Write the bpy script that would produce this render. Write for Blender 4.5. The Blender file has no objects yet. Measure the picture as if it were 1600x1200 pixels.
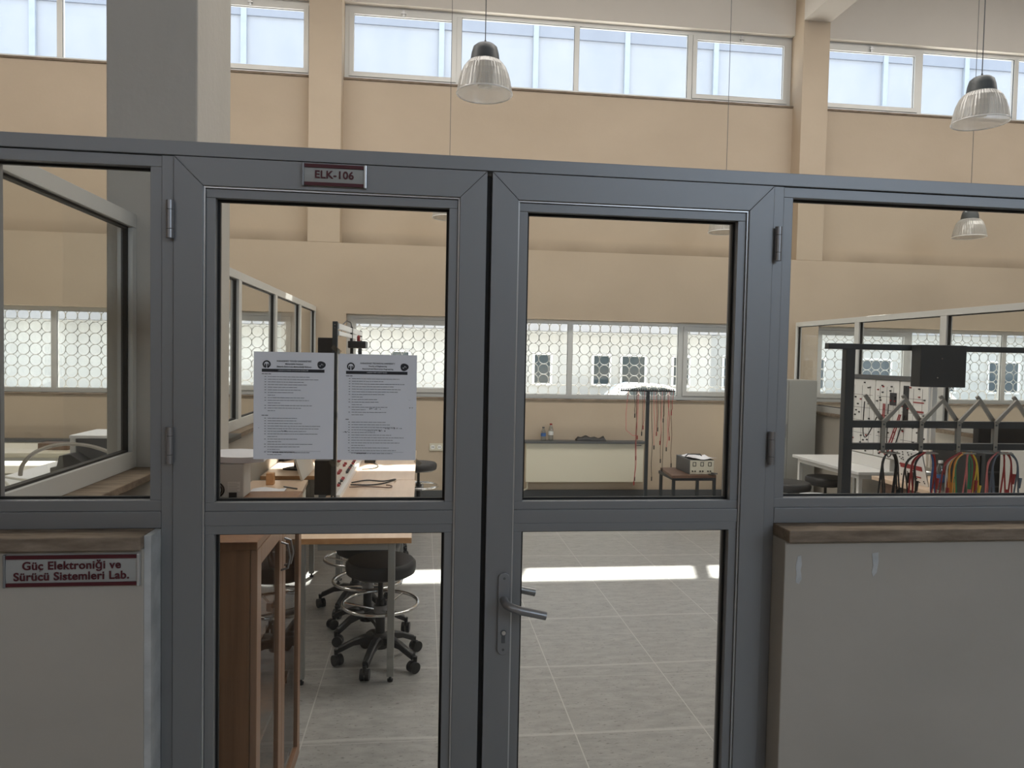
import bpy, bmesh, math, random
from mathutils import Vector, Matrix
PI = math.pi
random.seed(7)
C = bpy.context.scene.collection
sc = bpy.context.scene

# ------------------------------------------------------------------ camera
F_PX, YAW, PITCH, ROLL = 1134.4, 0.12179, 0.037335, -0.019819
cam_d = bpy.data.cameras.new('camera')
cam = bpy.data.objects.new('camera', cam_d); C.objects.link(cam)
cam_d.sensor_width = 36.0; cam_d.sensor_fit = 'HORIZONTAL'
cam_d.lens = 36.0 * F_PX / 1600.0
cam_d.clip_start = 0.05; cam_d.clip_end = 300
cy, sy, cp, sp = math.cos(YAW), math.sin(YAW), math.cos(PITCH), math.sin(PITCH)
fw = Vector((sy*cp, cy*cp, -sp)); rt = Vector((cy, -sy, 0)); dn = fw.cross(rt)
cr, sr = math.cos(ROLL), math.sin(ROLL)
r2 = rt*cr + dn*sr; d2 = dn*cr - rt*sr
m = Matrix((r2, -d2, -fw)).transposed().to_4x4()
m.translation = Vector((0, -2.0, 1.70))
cam.matrix_world = m
sc.camera = cam

# ------------------------------------------------------------------ world, sun, added fill lamps
w = bpy.data.worlds.new('sky'); sc.world = w; w.use_nodes = True
bg = w.node_tree.nodes['Background']
bg.inputs[0].default_value = (0.78, 0.88, 1.0, 1); bg.inputs[1].default_value = 2.45
sun_d = bpy.data.lights.new('sun', 'SUN'); sun_d.energy = 26; sun_d.angle = math.radians(0.6); sun_d.color = (1, .95, .86)
sun = bpy.data.objects.new('sun', sun_d); C.objects.link(sun)
sun.rotation_euler = Vector((.197, .64, 1.0)).to_track_quat('Z', 'Y').to_euler()
def area(name, loc, direction, sx, sy_, power, col):
    d = bpy.data.lights.new(name, 'AREA'); d.shape = 'RECTANGLE'; d.size = sx; d.size_y = sy_; d.energy = power; d.color = col
    o = bpy.data.objects.new(name, d); C.objects.link(o); o.location = loc
    o.rotation_euler = Vector(direction).to_track_quat('-Z', 'Y').to_euler()
    return o
# unseen area lamps added as fill under the roof and inside the rear windows
area('roof_fill', (1.5, 3.3, 6.72), (0, 0, -1), 20, 1.6, 640, (1, .95, .88))
area('rear_window_fill', (5.6, -6.9, 4.6), (-.2, 1, -.35), 6.5, 1.4, 150, (.72, .86, 1))
area('rear_window_fill', (-3.5, -6.9, 4.6), (.1, 1, -.3), 5.0, 1.0, 20, (1, .95, .9))
sc.view_settings.view_transform = 'Standard'
sc.view_settings.look = 'None'
sc.view_settings.exposure = 0.0
sc.view_settings.gamma = 1.0
sc.view_settings.use_curve_mapping = False
sc.cycles.max_bounces = 10; sc.cycles.diffuse_bounces = 5; sc.cycles.glossy_bounces = 4
sc.cycles.transparent_max_bounces = 24; sc.cycles.transmission_bounces = 6
sc.cycles.use_denoising = True
sc.cycles.sample_clamp_indirect = 8.0
sc.cycles.caustics_reflective = False; sc.cycles.caustics_refractive = False

# ------------------------------------------------------------------ materials
def mat(name, col, rough=.5, metal=0.0, spec=.5):
    mt = bpy.data.materials.new(name); mt.use_nodes = True
    b = mt.node_tree.nodes['Principled BSDF']
    b.inputs['Base Color'].default_value = (*col, 1); b.inputs['Roughness'].default_value = rough
    b.inputs['Metallic'].default_value = metal; b.inputs['Specular IOR Level'].default_value = spec
    return mt
def nd(mt, t, **kw):
    n = mt.node_tree.nodes.new(t)
    for k, v in kw.items(): setattr(n, k, v)
    return n
def noisy(mt, c1, c2, scale=(3, 3, 3), detail=6, lo=.35, hi=.65, bump=0.0, bscale=60, rough=.6):
    nt = mt.node_tree; L = nt.links
    b = nt.nodes['Principled BSDF']
    tc = nd(mt, 'ShaderNodeNewGeometry'); mp = nd(mt, 'ShaderNodeMapping'); mp.inputs['Scale'].default_value = scale
    L.new(tc.outputs['Position'], mp.inputs['Vector'])
    n = nd(mt, 'ShaderNodeTexNoise'); n.inputs['Scale'].default_value = 1; n.inputs['Detail'].default_value = detail; n.inputs['Roughness'].default_value = rough
    L.new(mp.outputs[0], n.inputs['Vector'])
    r = nd(mt, 'ShaderNodeValToRGB'); r.color_ramp.elements[0].position = lo; r.color_ramp.elements[1].position = hi
    r.color_ramp.elements[0].color = (*c1, 1); r.color_ramp.elements[1].color = (*c2, 1)
    L.new(n.outputs['Fac'], r.inputs[0]); L.new(r.outputs[0], b.inputs['Base Color'])
    if bump:
        n2 = nd(mt, 'ShaderNodeTexNoise'); n2.inputs['Scale'].default_value = bscale; n2.inputs['Detail'].default_value = 4
        L.new(tc.outputs['Position'], n2.inputs['Vector'])
        bp = nd(mt, 'ShaderNodeBump'); bp.inputs['Strength'].default_value = bump; bp.inputs['Distance'].default_value = .004
        L.new(n2.outputs['Fac'], bp.inputs['Height']); L.new(bp.outputs[0], b.inputs['Normal'])
    return r
def glassmat(name, tint=(.93, .95, .94), refl=1.0, rough=0.0, extra=0.0):
    mt = bpy.data.materials.new(name); mt.use_nodes = True; nt = mt.node_tree; nt.nodes.clear(); L = nt.links
    out = nt.nodes.new('ShaderNodeOutputMaterial'); tr = nt.nodes.new('ShaderNodeBsdfTransparent'); tr.inputs[0].default_value = (*tint, 1)
    gl = nt.nodes.new('ShaderNodeBsdfGlossy'); gl.inputs['Roughness'].default_value = rough
    fr = nt.nodes.new('ShaderNodeFresnel'); fr.inputs[0].default_value = 1.5
    ge = nt.nodes.new('ShaderNodeNewGeometry'); fb_ = nt.nodes.new('ShaderNodeMath'); fb_.operation = 'SUBTRACT'; fb_.inputs[0].default_value = 1.0; L.new(ge.outputs['Backfacing'], fb_.inputs[1])
    ff = nt.nodes.new('ShaderNodeMath'); ff.operation = 'MULTIPLY'; L.new(fb_.outputs[0], ff.inputs[0])   # one reflection per pane, on its outer side
    mu = nt.nodes.new('ShaderNodeMath'); mu.operation = 'MULTIPLY_ADD'; mu.inputs[1].default_value = refl; mu.inputs[2].default_value = extra; mu.use_clamp = True
    mx = nt.nodes.new('ShaderNodeMixShader')
    L.new(fr.outputs[0], ff.inputs[1]); L.new(ff.outputs[0], mu.inputs[0]); L.new(mu.outputs[0], mx.inputs[0]); L.new(tr.outputs[0], mx.inputs[1]); L.new(gl.outputs[0], mx.inputs[2]); L.new(mx.outputs[0], out.inputs[0])
    return mt
M = {}
M['alu'] = mat('painted_aluminium', (.255, .26, .27), .47, .5)
M['alu_edge'] = mat('bare_aluminium', (.62, .63, .64), .3, .7)
M['alu_light'] = mat('light_aluminium', (.62, .62, .60), .4, .2)
M['gasket'] = mat('black_rubber', (.008, .008, .008), .6)
M['steel'] = mat('satin_steel', (.30, .30, .31), .36, .75)
M['chrome'] = mat('chrome', (.75, .75, .75), .12, 1)
M['glass'] = glassmat('clear_glass', (.965, .97, .96), 1.0)
M['wglass'] = glassmat('window_glass', (.94, .955, .97), .04)
M['black'] = mat('black_plastic', (.015, .016, .018), .4)
M['blackmat'] = mat('black_leatherette', (.03, .03, .032), .5)
M['blackmetal'] = mat('black_painted_steel', (.028, .033, .038), .45)
M['white'] = mat('white_plastic', (.82, .82, .80), .45)
M['whitelam'] = mat('white_laminate', (.82, .82, .82), .28)
M['paper'] = mat('paper', (.78, .78, .82), .8)
M['ink'] = mat('printer_ink', (.03, .03, .035), .7)
M['maroon'] = mat('maroon_print', (.075, .006, .012), .5)
M['signface'] = mat('sign_face', (.36, .36, .345), .4)
M['grey'] = mat('grey_metal', (.33, .33, .31), .5)
M['lightgrey'] = mat('light_grey_panel', (.64, .64, .62), .5)
M['cream'] = mat('cream_enamel', (.66, .62, .50), .35)
M['darkgrey'] = mat('dark_grey', (.09, .095, .10), .5)
M['red'] = mat('red_rubber', (.30, .022, .025), .45)
M['yellow'] = mat('yellow_rubber', (.72, .50, .05), .45)
M['green'] = mat('green_rubber', (.03, .22, .10), .45)
M['blue'] = mat('blue_rubber', (.05, .12, .30), .45)
M['bluegrey'] = mat('blue_grey_rubber', (.10, .13, .17), .45)
M['pink'] = mat('pink_red_rubber', (.62, .18, .18), .45)
M['orangewire'] = mat('orange_rubber', (.75, .33, .06), .45)
M['whitewire'] = mat('white_rubber', (.62, .60, .54), .45)
M['bottle'] = glassmat('clear_plastic', (.80, .84, .86), 1.5, .05, .08)
def prism_material():
    mt = bpy.data.materials.new('prismatic_acrylic'); mt.use_nodes = True; nt = mt.node_tree; nt.nodes.clear(); L = nt.links
    N = nt.nodes.new
    out = N('ShaderNodeOutputMaterial'); tr = N('ShaderNodeBsdfTransparent'); tr.inputs[0].default_value = (.95, .94, .92, 1)
    tl = N('ShaderNodeBsdfTranslucent'); tl.inputs[0].default_value = (.85, .84, .82, 1); df = N('ShaderNodeBsdfDiffuse'); df.inputs[0].default_value = (.7, .69, .67, 1)
    gl = N('ShaderNodeBsdfGlossy'); gl.inputs['Roughness'].default_value = .2
    a = N('ShaderNodeMixShader'); a.inputs[0].default_value = .5; L.new(tl.outputs[0], a.inputs[1]); L.new(df.outputs[0], a.inputs[2])
    lw = N('ShaderNodeLayerWeight'); lw.inputs[0].default_value = .35
    mr = N('ShaderNodeMapRange'); mr.inputs[3].default_value = .36; mr.inputs[4].default_value = .85; L.new(lw.outputs['Facing'], mr.inputs[0])
    b = N('ShaderNodeMixShader'); L.new(mr.outputs[0], b.inputs[0]); L.new(tr.outputs[0], b.inputs[1]); L.new(a.outputs[0], b.inputs[2])
    c = N('ShaderNodeMixShader'); c.inputs[0].default_value = .10; L.new(b.outputs[0], c.inputs[1]); L.new(gl.outputs[0], c.inputs[2]); L.new(c.outputs[0], out.inputs[0])
    M['prism'] = mt
prism_material()
M['lampcap'] = mat('grey_lamp_housing', (.07, .08, .085), .5)
M['tape'] = glassmat('clear_tape', (.82, .82, .80), 1.5, .15, .06)
M['bracket'] = mat('grey_bracket', (.30, .28, .25), .45, .3)
M['carpaint'] = mat('white_car_paint', (.8, .8, .8), .25)
M['carglass'] = mat('car_glass', (.05, .07, .08), .1)
M['tyre'] = mat('tyre', (.03, .03, .03), .8)
M['ring'] = mat('painted_grille', (.42, .42, .40), .5)
M['taillight'] = mat('tail_light', (.5, .03, .03), .3)
def pm(name, c1, c2, **k):
    mt = mat(name, c1, .85, 0, .2); noisy(mt, c1, c2, **k); M[name] = mt; return mt
pm('beige_wall', (.50, .41, .315), (.55, .455, .352), scale=(.6, .6, .9), bump=.25, bscale=25)
pm('parapet_paint', (.40, .37, .325), (.46, .425, .375), scale=(.9, .9, 1.3), bump=.4, bscale=12)
pm('grey_column_paint', (.50, .475, .43), (.56, .53, .485), scale=(2, 2, .5), bump=.5, bscale=30)
pm('ceiling_paint', (.66, .62, .57), (.70, .66, .61), scale=(.5, .5, .5))
pm('travertine', (.15, .112, .08), (.31, .25, .195), scale=(9, 30, 40), detail=10, lo=.3, hi=.75, bump=.3)
pm('plaster_patch', (.42, .43, .43), (.55, .56, .56), scale=(12, 12, 12))
pm('asphalt', (.40, .40, .39), (.50, .50, .48), scale=(2, 2, 2))
pm('facade', (.40, .42, .45), (.46, .47, .49), scale=(.6, .6, .3), detail=8)
pm('facade_band', (.31, .33, .37), (.34, .36, .40), scale=(.6, .6, .3))
pm('facade_seam', (.42, .46, .51), (.46, .50, .54))
pm('low_render', (.50, .50, .48), (.60, .60, .57), scale=(.8, .8, .8))
pm('low_roof', (.33, .33, .34), (.40, .40, .41), scale=(1, 1, 1))
def woodmat(name, c1, c2, scale, rough=.4):
    mt = mat(name, c1, rough); noisy(mt, c1, c2, scale=scale, detail=8, lo=.3, hi=.7); M[name] = mt
woodmat('beech_top', (.66, .49, .36), (.74, .57, .43), (30, 1.5, 30), .28)
woodmat('beech_edge', (.58, .30, .13), (.70, .40, .20), (20, 3, 30), .4)
woodmat('cabinet_wood', (.20, .092, .042), (.30, .145, .07), (45, 45, 1.6), .38)
woodmat('cabinet_frame', (.27, .145, .085), (.34, .19, .115), (45, 45, 1.6), .35)
woodmat('walnut', (.10, .055, .035), (.16, .09, .06), (2, 30, 30), .5)
# floor: grey tiles with pale joints and dark flecks
def floor_material():
    mt = mat('grey_vinyl_tile', (.3, .3, .29), .34, 0, .75); M['floor'] = mt
    nt = mt.node_tree; L = nt.links; b = nt.nodes['Principled BSDF']
    g = nd(mt, 'ShaderNodeNewGeometry')
    sep = nd(mt, 'ShaderNodeSeparateXYZ'); L.new(g.outputs['Position'], sep.inputs[0])
    def joint(sock, off, per, wd):
        a = nd(mt, 'ShaderNodeMath', operation='SUBTRACT'); L.new(sock, a.inputs[0]); a.inputs[1].default_value = off
        q = nd(mt, 'ShaderNodeMath', operation='PINGPONG'); L.new(a.outputs[0], q.inputs[0]); q.inputs[1].default_value = per/2
        c = nd(mt, 'ShaderNodeMath', operation='LESS_THAN'); L.new(q.outputs[0], c.inputs[0]); c.inputs[1].default_value = wd
        return c.outputs[0]
    jx = joint(sep.outputs[0], .103, .605, .0026); jy = joint(sep.outputs[1], 1.165, .578, .0015)
    mx = nd(mt, 'ShaderNodeMath', operation='MAXIMUM'); L.new(jx, mx.inputs[0]); L.new(jy, mx.inputs[1])
    def noise(sc_, det, lo, hi, c1, c2):
        mp = nd(mt, 'ShaderNodeMapping'); mp.inputs['Scale'].default_value = sc_; L.new(g.outputs['Position'], mp.inputs[0])
        n = nd(mt, 'ShaderNodeTexNoise'); n.inputs['Scale'].default_value = 1; n.inputs['Detail'].default_value = det; n.inputs['Roughness'].default_value = .65
        L.new(mp.outputs[0], n.inputs[0]); r = nd(mt, 'ShaderNodeValToRGB')
        r.color_ramp.elements[0].position = lo; r.color_ramp.elements[1].position = hi
        r.color_ramp.elements[0].color = (*c1, 1); r.color_ramp.elements[1].color = (*c2, 1); L.new(n.outputs[0], r.inputs[0]); return r.outputs[0]
    base = noise((9, 22, 9), 10, .34, .66, (.26, .26, .25), (.36, .355, .345))
    fleck = noise((34, 80, 34), 3, .33, .39, (0.25, .24, .23), (1, 1, 1))
    mixm = nd(mt, 'ShaderNodeMix', data_type='RGBA', blend_type='MULTIPLY'); mixm.inputs[0].default_value = .75
    L.new(base, mixm.inputs[6]); L.new(fleck, mixm.inputs[7])
    cellb = nd(mt, 'ShaderNodeMix', data_type='RGBA'); L.new(mx.outputs[0], cellb.inputs[0]); L.new(mixm.outputs[2], cellb.inputs[6]); cellb.inputs[7].default_value = (.48, .475, .46, 1)
    # long pale scuff arcs
    w_ = nd(mt, 'ShaderNodeTexWave', wave_type='RINGS'); w_.inputs['Scale'].default_value = .42; w_.inputs['Distortion'].default_value = 2.5; w_.inputs['Detail'].default_value = 1.0; w_.inputs['Detail Scale'].default_value = .6
    L.new(g.outputs['Position'], w_.inputs[0]); r = nd(mt, 'ShaderNodeValToRGB'); r.color_ramp.elements[0].position = .9975; r.color_ramp.elements[1].position = 1
    r.color_ramp.elements[0].color = (0, 0, 0, 1); r.color_ramp.elements[1].color = (.6, .6, .6, 1); L.new(w_.outputs['Fac'], r.inputs[0])
    sc2 = nd(mt, 'ShaderNodeMix', data_type='RGBA'); L.new(r.outputs[0], sc2.inputs[0]); L.new(cellb.outputs[2], sc2.inputs[6]); sc2.inputs[7].default_value = (.50, .49, .48, 1)
    L.new(sc2.outputs[2], b.inputs['Base Color'])
floor_material()
# upper wall: beige with a darker band just above the ledge
def banded_wall():
    mt = mat('beige_wall_banded', (.6, .5, .36), .85, 0, .2); M['beige_banded'] = mt
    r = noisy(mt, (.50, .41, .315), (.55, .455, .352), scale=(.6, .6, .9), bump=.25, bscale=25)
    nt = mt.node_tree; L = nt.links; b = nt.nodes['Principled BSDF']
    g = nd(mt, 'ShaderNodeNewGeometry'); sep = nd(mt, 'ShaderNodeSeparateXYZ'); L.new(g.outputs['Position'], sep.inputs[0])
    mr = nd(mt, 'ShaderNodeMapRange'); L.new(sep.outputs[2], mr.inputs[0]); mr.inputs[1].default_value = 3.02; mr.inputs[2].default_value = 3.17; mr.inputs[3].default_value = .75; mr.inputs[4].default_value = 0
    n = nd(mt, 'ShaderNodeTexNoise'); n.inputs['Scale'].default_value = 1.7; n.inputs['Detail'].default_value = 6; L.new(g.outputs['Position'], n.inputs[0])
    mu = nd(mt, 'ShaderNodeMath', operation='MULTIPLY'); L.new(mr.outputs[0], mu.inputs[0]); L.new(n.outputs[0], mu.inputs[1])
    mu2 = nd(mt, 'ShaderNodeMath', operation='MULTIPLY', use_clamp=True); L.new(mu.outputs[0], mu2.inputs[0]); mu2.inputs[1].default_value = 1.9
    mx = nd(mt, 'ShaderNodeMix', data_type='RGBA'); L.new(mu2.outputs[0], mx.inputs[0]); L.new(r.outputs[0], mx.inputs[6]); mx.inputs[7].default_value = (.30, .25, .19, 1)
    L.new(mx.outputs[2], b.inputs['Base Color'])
banded_wall()

# ------------------------------------------------------------------ mesh helpers
class MB:
    def __init__(s): s.bm = bmesh.new()
    def box(s, x0, x1, y0, y1, z0, z1, rot=None, at=None):
        v = [s.bm.verts.new((x, y, z)) for x in (x0, x1) for y in (y0, y1) for z in (z0, z1)]
        for f in ((0,1,3,2), (4,6,7,5), (0,4,5,1), (2,3,7,6), (0,2,6,4), (1,5,7,3)): s.bm.faces.new([v[i] for i in f])
        if rot is not None:
            mt = Matrix.Translation(Vector(at)) @ rot.to_4x4() @ Matrix.Translation(-Vector(at))
            for a in v: a.co = mt @ a.co
        return s
    def prism(s, pts, axis, a, b):
        """pts in the two other axes (in xyz order), extruded from a to b along axis"""
        def P(p, t):
            return {'x': (t, p[0], p[1]), 'y': (p[0], t, p[1]), 'z': (p[0], p[1], t)}[axis]
        A = [s.bm.verts.new(P(p, a)) for p in pts]; B = [s.bm.verts.new(P(p, b)) for p in pts]
        n = len(pts); s.bm.faces.new(A); s.bm.faces.new(B[::-1])
        for i in range(n): s.bm.faces.new((A[i], B[i], B[(i+1) % n], A[(i+1) % n]))
        return s
    def tube(s, pts, r, seg=8, closed=False, cap=True):
        pts = [Vector(p) for p in pts]; n = len(pts); rings = []
        rs = r if isinstance(r, (list, tuple)) else [r]*n
        prev = None
        for i, p in enumerate(pts):
            a = pts[(i-1) % n] if (closed or i > 0) else p
            b = pts[(i+1) % n] if (closed or i < n-1) else p
            t = (b-a).normalized()
            if prev is None:
                u = t.cross(Vector((0, 0, 1)));
                if u.length < .01: u = t.cross(Vector((1, 0, 0)))
            else: u = prev - t*prev.dot(t)
            u.normalize(); prev = u; v = t.cross(u)
            rings.append([s.bm.verts.new(p + (u*math.cos(2*PI*k/seg) + v*math.sin(2*PI*k/seg))*rs[i]) for k in range(seg)])
        for i in range(n if closed else n-1):
            A, B = rings[i], rings[(i+1) % n]
            for k in range(seg): s.bm.faces.new((A[k], A[(k+1) % seg], B[(k+1) % seg], B[k]))
        if cap and not closed: s.bm.faces.new(rings[0][::-1]); s.bm.faces.new(rings[-1])
        return s
    def lathe(s, prof, c=(0, 0, 0), seg=32, axis='z', close=False):
        rings = []
        for r, z in prof:
            ring = []
            for k in range(seg):
                a = 2*PI*k/seg
                q = (r*math.cos(a), r*math.sin(a), z)
                if axis == 'y': q = (q[0], q[2], q[1])
                if axis == 'x': q = (q[2], q[0], q[1])
                ring.append(s.bm.verts.new(Vector(q)+Vector(c)))
            rings.append(ring)
        for i in range(len(rings)-1 + (1 if close else 0)):
            A, B = rings[i], rings[(i+1) % len(rings)]
            for k in range(seg): s.bm.faces.new((A[k], A[(k+1) % seg], B[(k+1) % seg], B[k]))
        if not close:
            if prof[0][0] > 1e-4: s.bm.faces.new(rings[0][::-1])
            if prof[-1][0] > 1e-4: s.bm.faces.new(rings[-1])
        return s
    def sheet(s, pts, th):
        """grid of points pts[i][j] -> thin sheet with thickness th along -normal(z)"""
        n, mm = len(pts), len(pts[0])
        A = [[s.bm.verts.new(p) for p in row] for row in pts]
        B = [[s.bm.verts.new((p[0], p[1], p[2]-th)) for p in row] for row in pts]
        for i in range(n-1):
            for j in range(mm-1):
                s.bm.faces.new((A[i][j], A[i+1][j], A[i+1][j+1], A[i][j+1])); s.bm.faces.new((B[i][j], B[i][j+1], B[i+1][j+1], B[i+1][j]))
        for i in range(n-1):
            s.bm.faces.new((A[i][0], B[i][0], B[i+1][0], A[i+1][0])); s.bm.faces.new((A[i][-1], A[i+1][-1], B[i+1][-1], B[i][-1]))
        for j in range(mm-1):
            s.bm.faces.new((A[0][j], A[0][j+1], B[0][j+1], B[0][j])); s.bm.faces.new((A[-1][j], B[-1][j], B[-1][j+1], A[-1][j+1]))
        return s
MATS = {}
def obj(name, mb, m_, parent=None, bevel=0, smooth=False, kind=None, label=None, local=False):
    """ONE mesh object; geometry is given in world coordinates unless local, and stored relative to its thing's base"""
    bm = mb.bm; bmesh.ops.recalc_face_normals(bm, faces=bm.faces)
    me = bpy.data.meshes.new(name); bm.to_mesh(me); bm.free()
    me.materials.append(M[m_] if isinstance(m_, str) else m_)
    o = bpy.data.objects.new(name, me); C.objects.link(o)
    if parent is not None:
        o.parent = parent
        if not local: me.transform(MATS[parent.name].inverted())
        MATS[o.name] = MATS[parent.name].copy()
    else: MATS[o.name] = Matrix.Identity(4)
    if smooth:
        for p in me.polygons: p.use_smooth = True
        md = o.modifiers.new('edges', 'EDGE_SPLIT'); md.split_angle = math.radians(40)
    if bevel:
        md = o.modifiers.new('bevel', 'BEVEL'); md.width = bevel; md.segments = 2; md.limit_method = 'ANGLE'
    if kind: o['kind'] = kind
    if label: o['label'] = label
    return o
def thing(name, label, cat, loc=(0, 0, 0), rz=0, group=None, kind=None):
    o = bpy.data.objects.new(name, None); C.objects.link(o); o.location = loc; o.rotation_euler = (0, 0, rz)
    o.empty_display_size = .05
    MATS[o.name] = Matrix.Translation(Vector(loc)) @ Matrix.Rotation(rz, 4, 'Z')
    if kind: o['kind'] = kind
    if label: o['label'] = label
    if cat: o['category'] = cat
    if group: o['group'] = group
    return o
def tag(o, label, cat, group=None):
    o['label'] = label; o['category'] = cat
    if group: o['group'] = group
    return o
def kids(o): return [c for c in C.objects if c.parent == o]
def dup(root, loc, rz, label, group=None):
    r = root.copy(); C.objects.link(r); r.location = loc; r.rotation_euler = (0, 0, rz); r['label'] = label
    MATS[r.name] = Matrix.Translation(Vector(loc)) @ Matrix.Rotation(rz, 4, 'Z')
    if group: r['group'] = group
    for ch in kids(root):
        c = ch.copy(); C.objects.link(c); c.parent = r
        for g in kids(ch):
            d = g.copy(); C.objects.link(d); d.parent = c
    return r
def text_obj(name, body, size, m_, parent, origin, xdir=(1, 0, 0), align='CENTER', bold=0.0, extr=.0006, space=1.0):
    cu = bpy.data.curves.new(name, 'FONT'); cu.body = body; cu.size = size; cu.align_x = align; cu.align_y = 'CENTER'
    cu.extrude = extr; cu.offset = bold; cu.space_character = space
    t = bpy.data.objects.new('tmp', cu); C.objects.link(t)
    bpy.context.view_layer.update()
    me = bpy.data.meshes.new_from_object(t.evaluated_get(bpy.context.evaluated_depsgraph_get()))
    bpy.data.objects.remove(t)
    x = Vector(xdir).normalized(); z = Vector((0, 0, 1)); z = (z - x*z.dot(x)).normalized(); n = x.cross(z)
    mm = Matrix((x, z, n)).transposed().to_4x4(); mm.translation = Vector(origin)
    me.transform(mm)
    if parent is not None: me.transform(MATS[parent.name].inverted())
    me.materials.clear(); me.materials.append(M[m_])
    o = bpy.data.objects.new(name, me); C.objects.link(o); o.parent = parent; MATS[o.name] = Matrix.Identity(4)
    return o
def ring4(mb, x0, x1, z0, z1, w_, y0, y1, mitre=True, gap=.0003):
    """rectangular frame of four members of width w_ between y0 and y1"""
    g = gap
    if mitre:
        mb.prism([(x0, z0+g), (x0+w_, z0+w_+g), (x0+w_, z1-w_-g), (x0, z1-g)], 'y', y0, y1)
        mb.prism([(x1, z0+g), (x1, z1-g), (x1-w_, z1-w_-g), (x1-w_, z0+w_+g)], 'y', y0, y1)
        mb.prism([(x0+g, z1), (x0+w_+g, z1-w_), (x1-w_-g, z1-w_), (x1-g, z1)], 'y', y0, y1)
        mb.prism([(x0+g, z0), (x1-g, z0), (x1-w_-g, z0+w_), (x0+w_+g, z0+w_)], 'y', y0, y1)
    else:
        mb.box(x0, x0+w_, y0, y1, z0+w_+g, z1-w_-g); mb.box(x1-w_, x1, y0, y1, z0+w_+g, z1-w_-g)
        mb.box(x0, x1, y0, y1, z1-w_, z1); mb.box(x0, x1, y0, y1, z0, z0+w_)
    return mb
def struct(name, mb, m_, **k): return obj(name, mb, m_, kind='structure', **k)
def sthing(name, loc=(0, 0, 0)): return thing(name, None, None, loc, kind='structure')

# ================================================================== SETTING
XL, XR, YR, YF, ZC = -10.0, 14.0, -7.0, 6.7, 6.9
struct('floor', MB().box(XL-.2, XR+.2, YR-.2, YF+.02, -.12, 0), 'floor')
struct('floor_yard', MB().box(-60, 80, 7.2, 60, -.45, -.30), 'asphalt')
# ceiling with an added, unseen opening (closed by a white sheet) and cross beams
cb = MB().box(XL, XR, YR, 1.9, ZC, ZC+.2).box(XL, XR, 4.1, 7.15, ZC, ZC+.2).box(XL, -8.6, 1.9, 4.1, ZC, ZC+.2).box(11.6, XR, 1.9, 4.1, ZC, ZC+.2)
struct('ceiling', cb, 'ceiling_paint')
struct('ceiling_opening_sheet', MB().box(-8.6, 11.6, 1.9, 4.1, ZC+.05, ZC+.08), 'whitelam')
for i, bx in enumerate((-7.36, -1.36, 4.64, 10.64)):
    struct('trim_beam_%d' % (i+1), MB().box(bx, bx+.35, YR, YF, 5.96, ZC), 'ceiling_paint')
# far wall: lower part thick to y=6.70, upper part recessed to y=6.92 between pilasters
LO = (1.20, 2.17); UP = (4.97, 5.86)
low_open = [(-7.0, -1.5), (-.91, 4.55), (4.97, 10.6)]
up_open = [(-7.01, -1.36), (-.99, 4.64), (4.99, 10.64)]
fb = MB().box(XL, XR, 6.70, 6.95, 0, LO[0]).box(XL, XR, 6.70, 6.95, LO[1], 2.99)
xs = XL
for a, b in low_open: fb.box(xs, a, 6.70, 6.95, LO[0], LO[1]); xs = b
fb.box(xs, XR, 6.70, 6.95, LO[0], LO[1])
struct('wall_far', fb, 'beige_wall')
ub = MB().box(XL, XR, 6.92, 7.15, 2.99, UP[0])
struct('wall_far_lintel', MB().box(XL, XR, 6.92, 7.15, UP[1], ZC), 'ceiling_paint')
xs = XL
for a, b in up_open: ub.box(xs, a, 6.92, 7.15, UP[0], UP[1]); xs = b
ub.box(xs, XR, 6.92, 7.15, UP[0], UP[1])
struct('wall_far_upper', ub, 'beige_banded')
for i, (a, b) in enumerate(((-7.36, -7.01), (-1.36, -.99), (4.64, 4.99), (10.64, 10.99))):
    struct('wall_pilaster_%d' % (i+1), MB().box(a, b, 6.70, 6.925, 2.99, ZC), 'beige_wall', bevel=.006)
struct('wall_left', MB().box(XL-.2, XL, YR, 7.15, 0, ZC), 'beige_wall')
struct('wall_right', MB().box(XR, XR+.2, YR, 7.15, 0, ZC), 'beige_wall')
# rear wall behind the camera, with its own windows
rw = MB(); RO = [(-6.2, -.8, 4.1, 5.1), (1.5, 8.8, 3.9, 5.5)]
rw.box(XL, RO[0][0], YR-.25, YR, 0, ZC).box(RO[0][1], RO[1][0], YR-.25, YR, 0, ZC).box(RO[1][1], XR, YR-.25, YR, 0, ZC)
for a, b, c, d in RO: rw.box(a, b, YR-.25, YR, 0, c).box(a, b, YR-.25, YR, d, ZC)
struct('wall_rear', rw, 'beige_wall')
struct('baseboard_far', MB().box(XL, XR, 6.675, 6.70, 0, .085), 'darkgrey')

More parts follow.
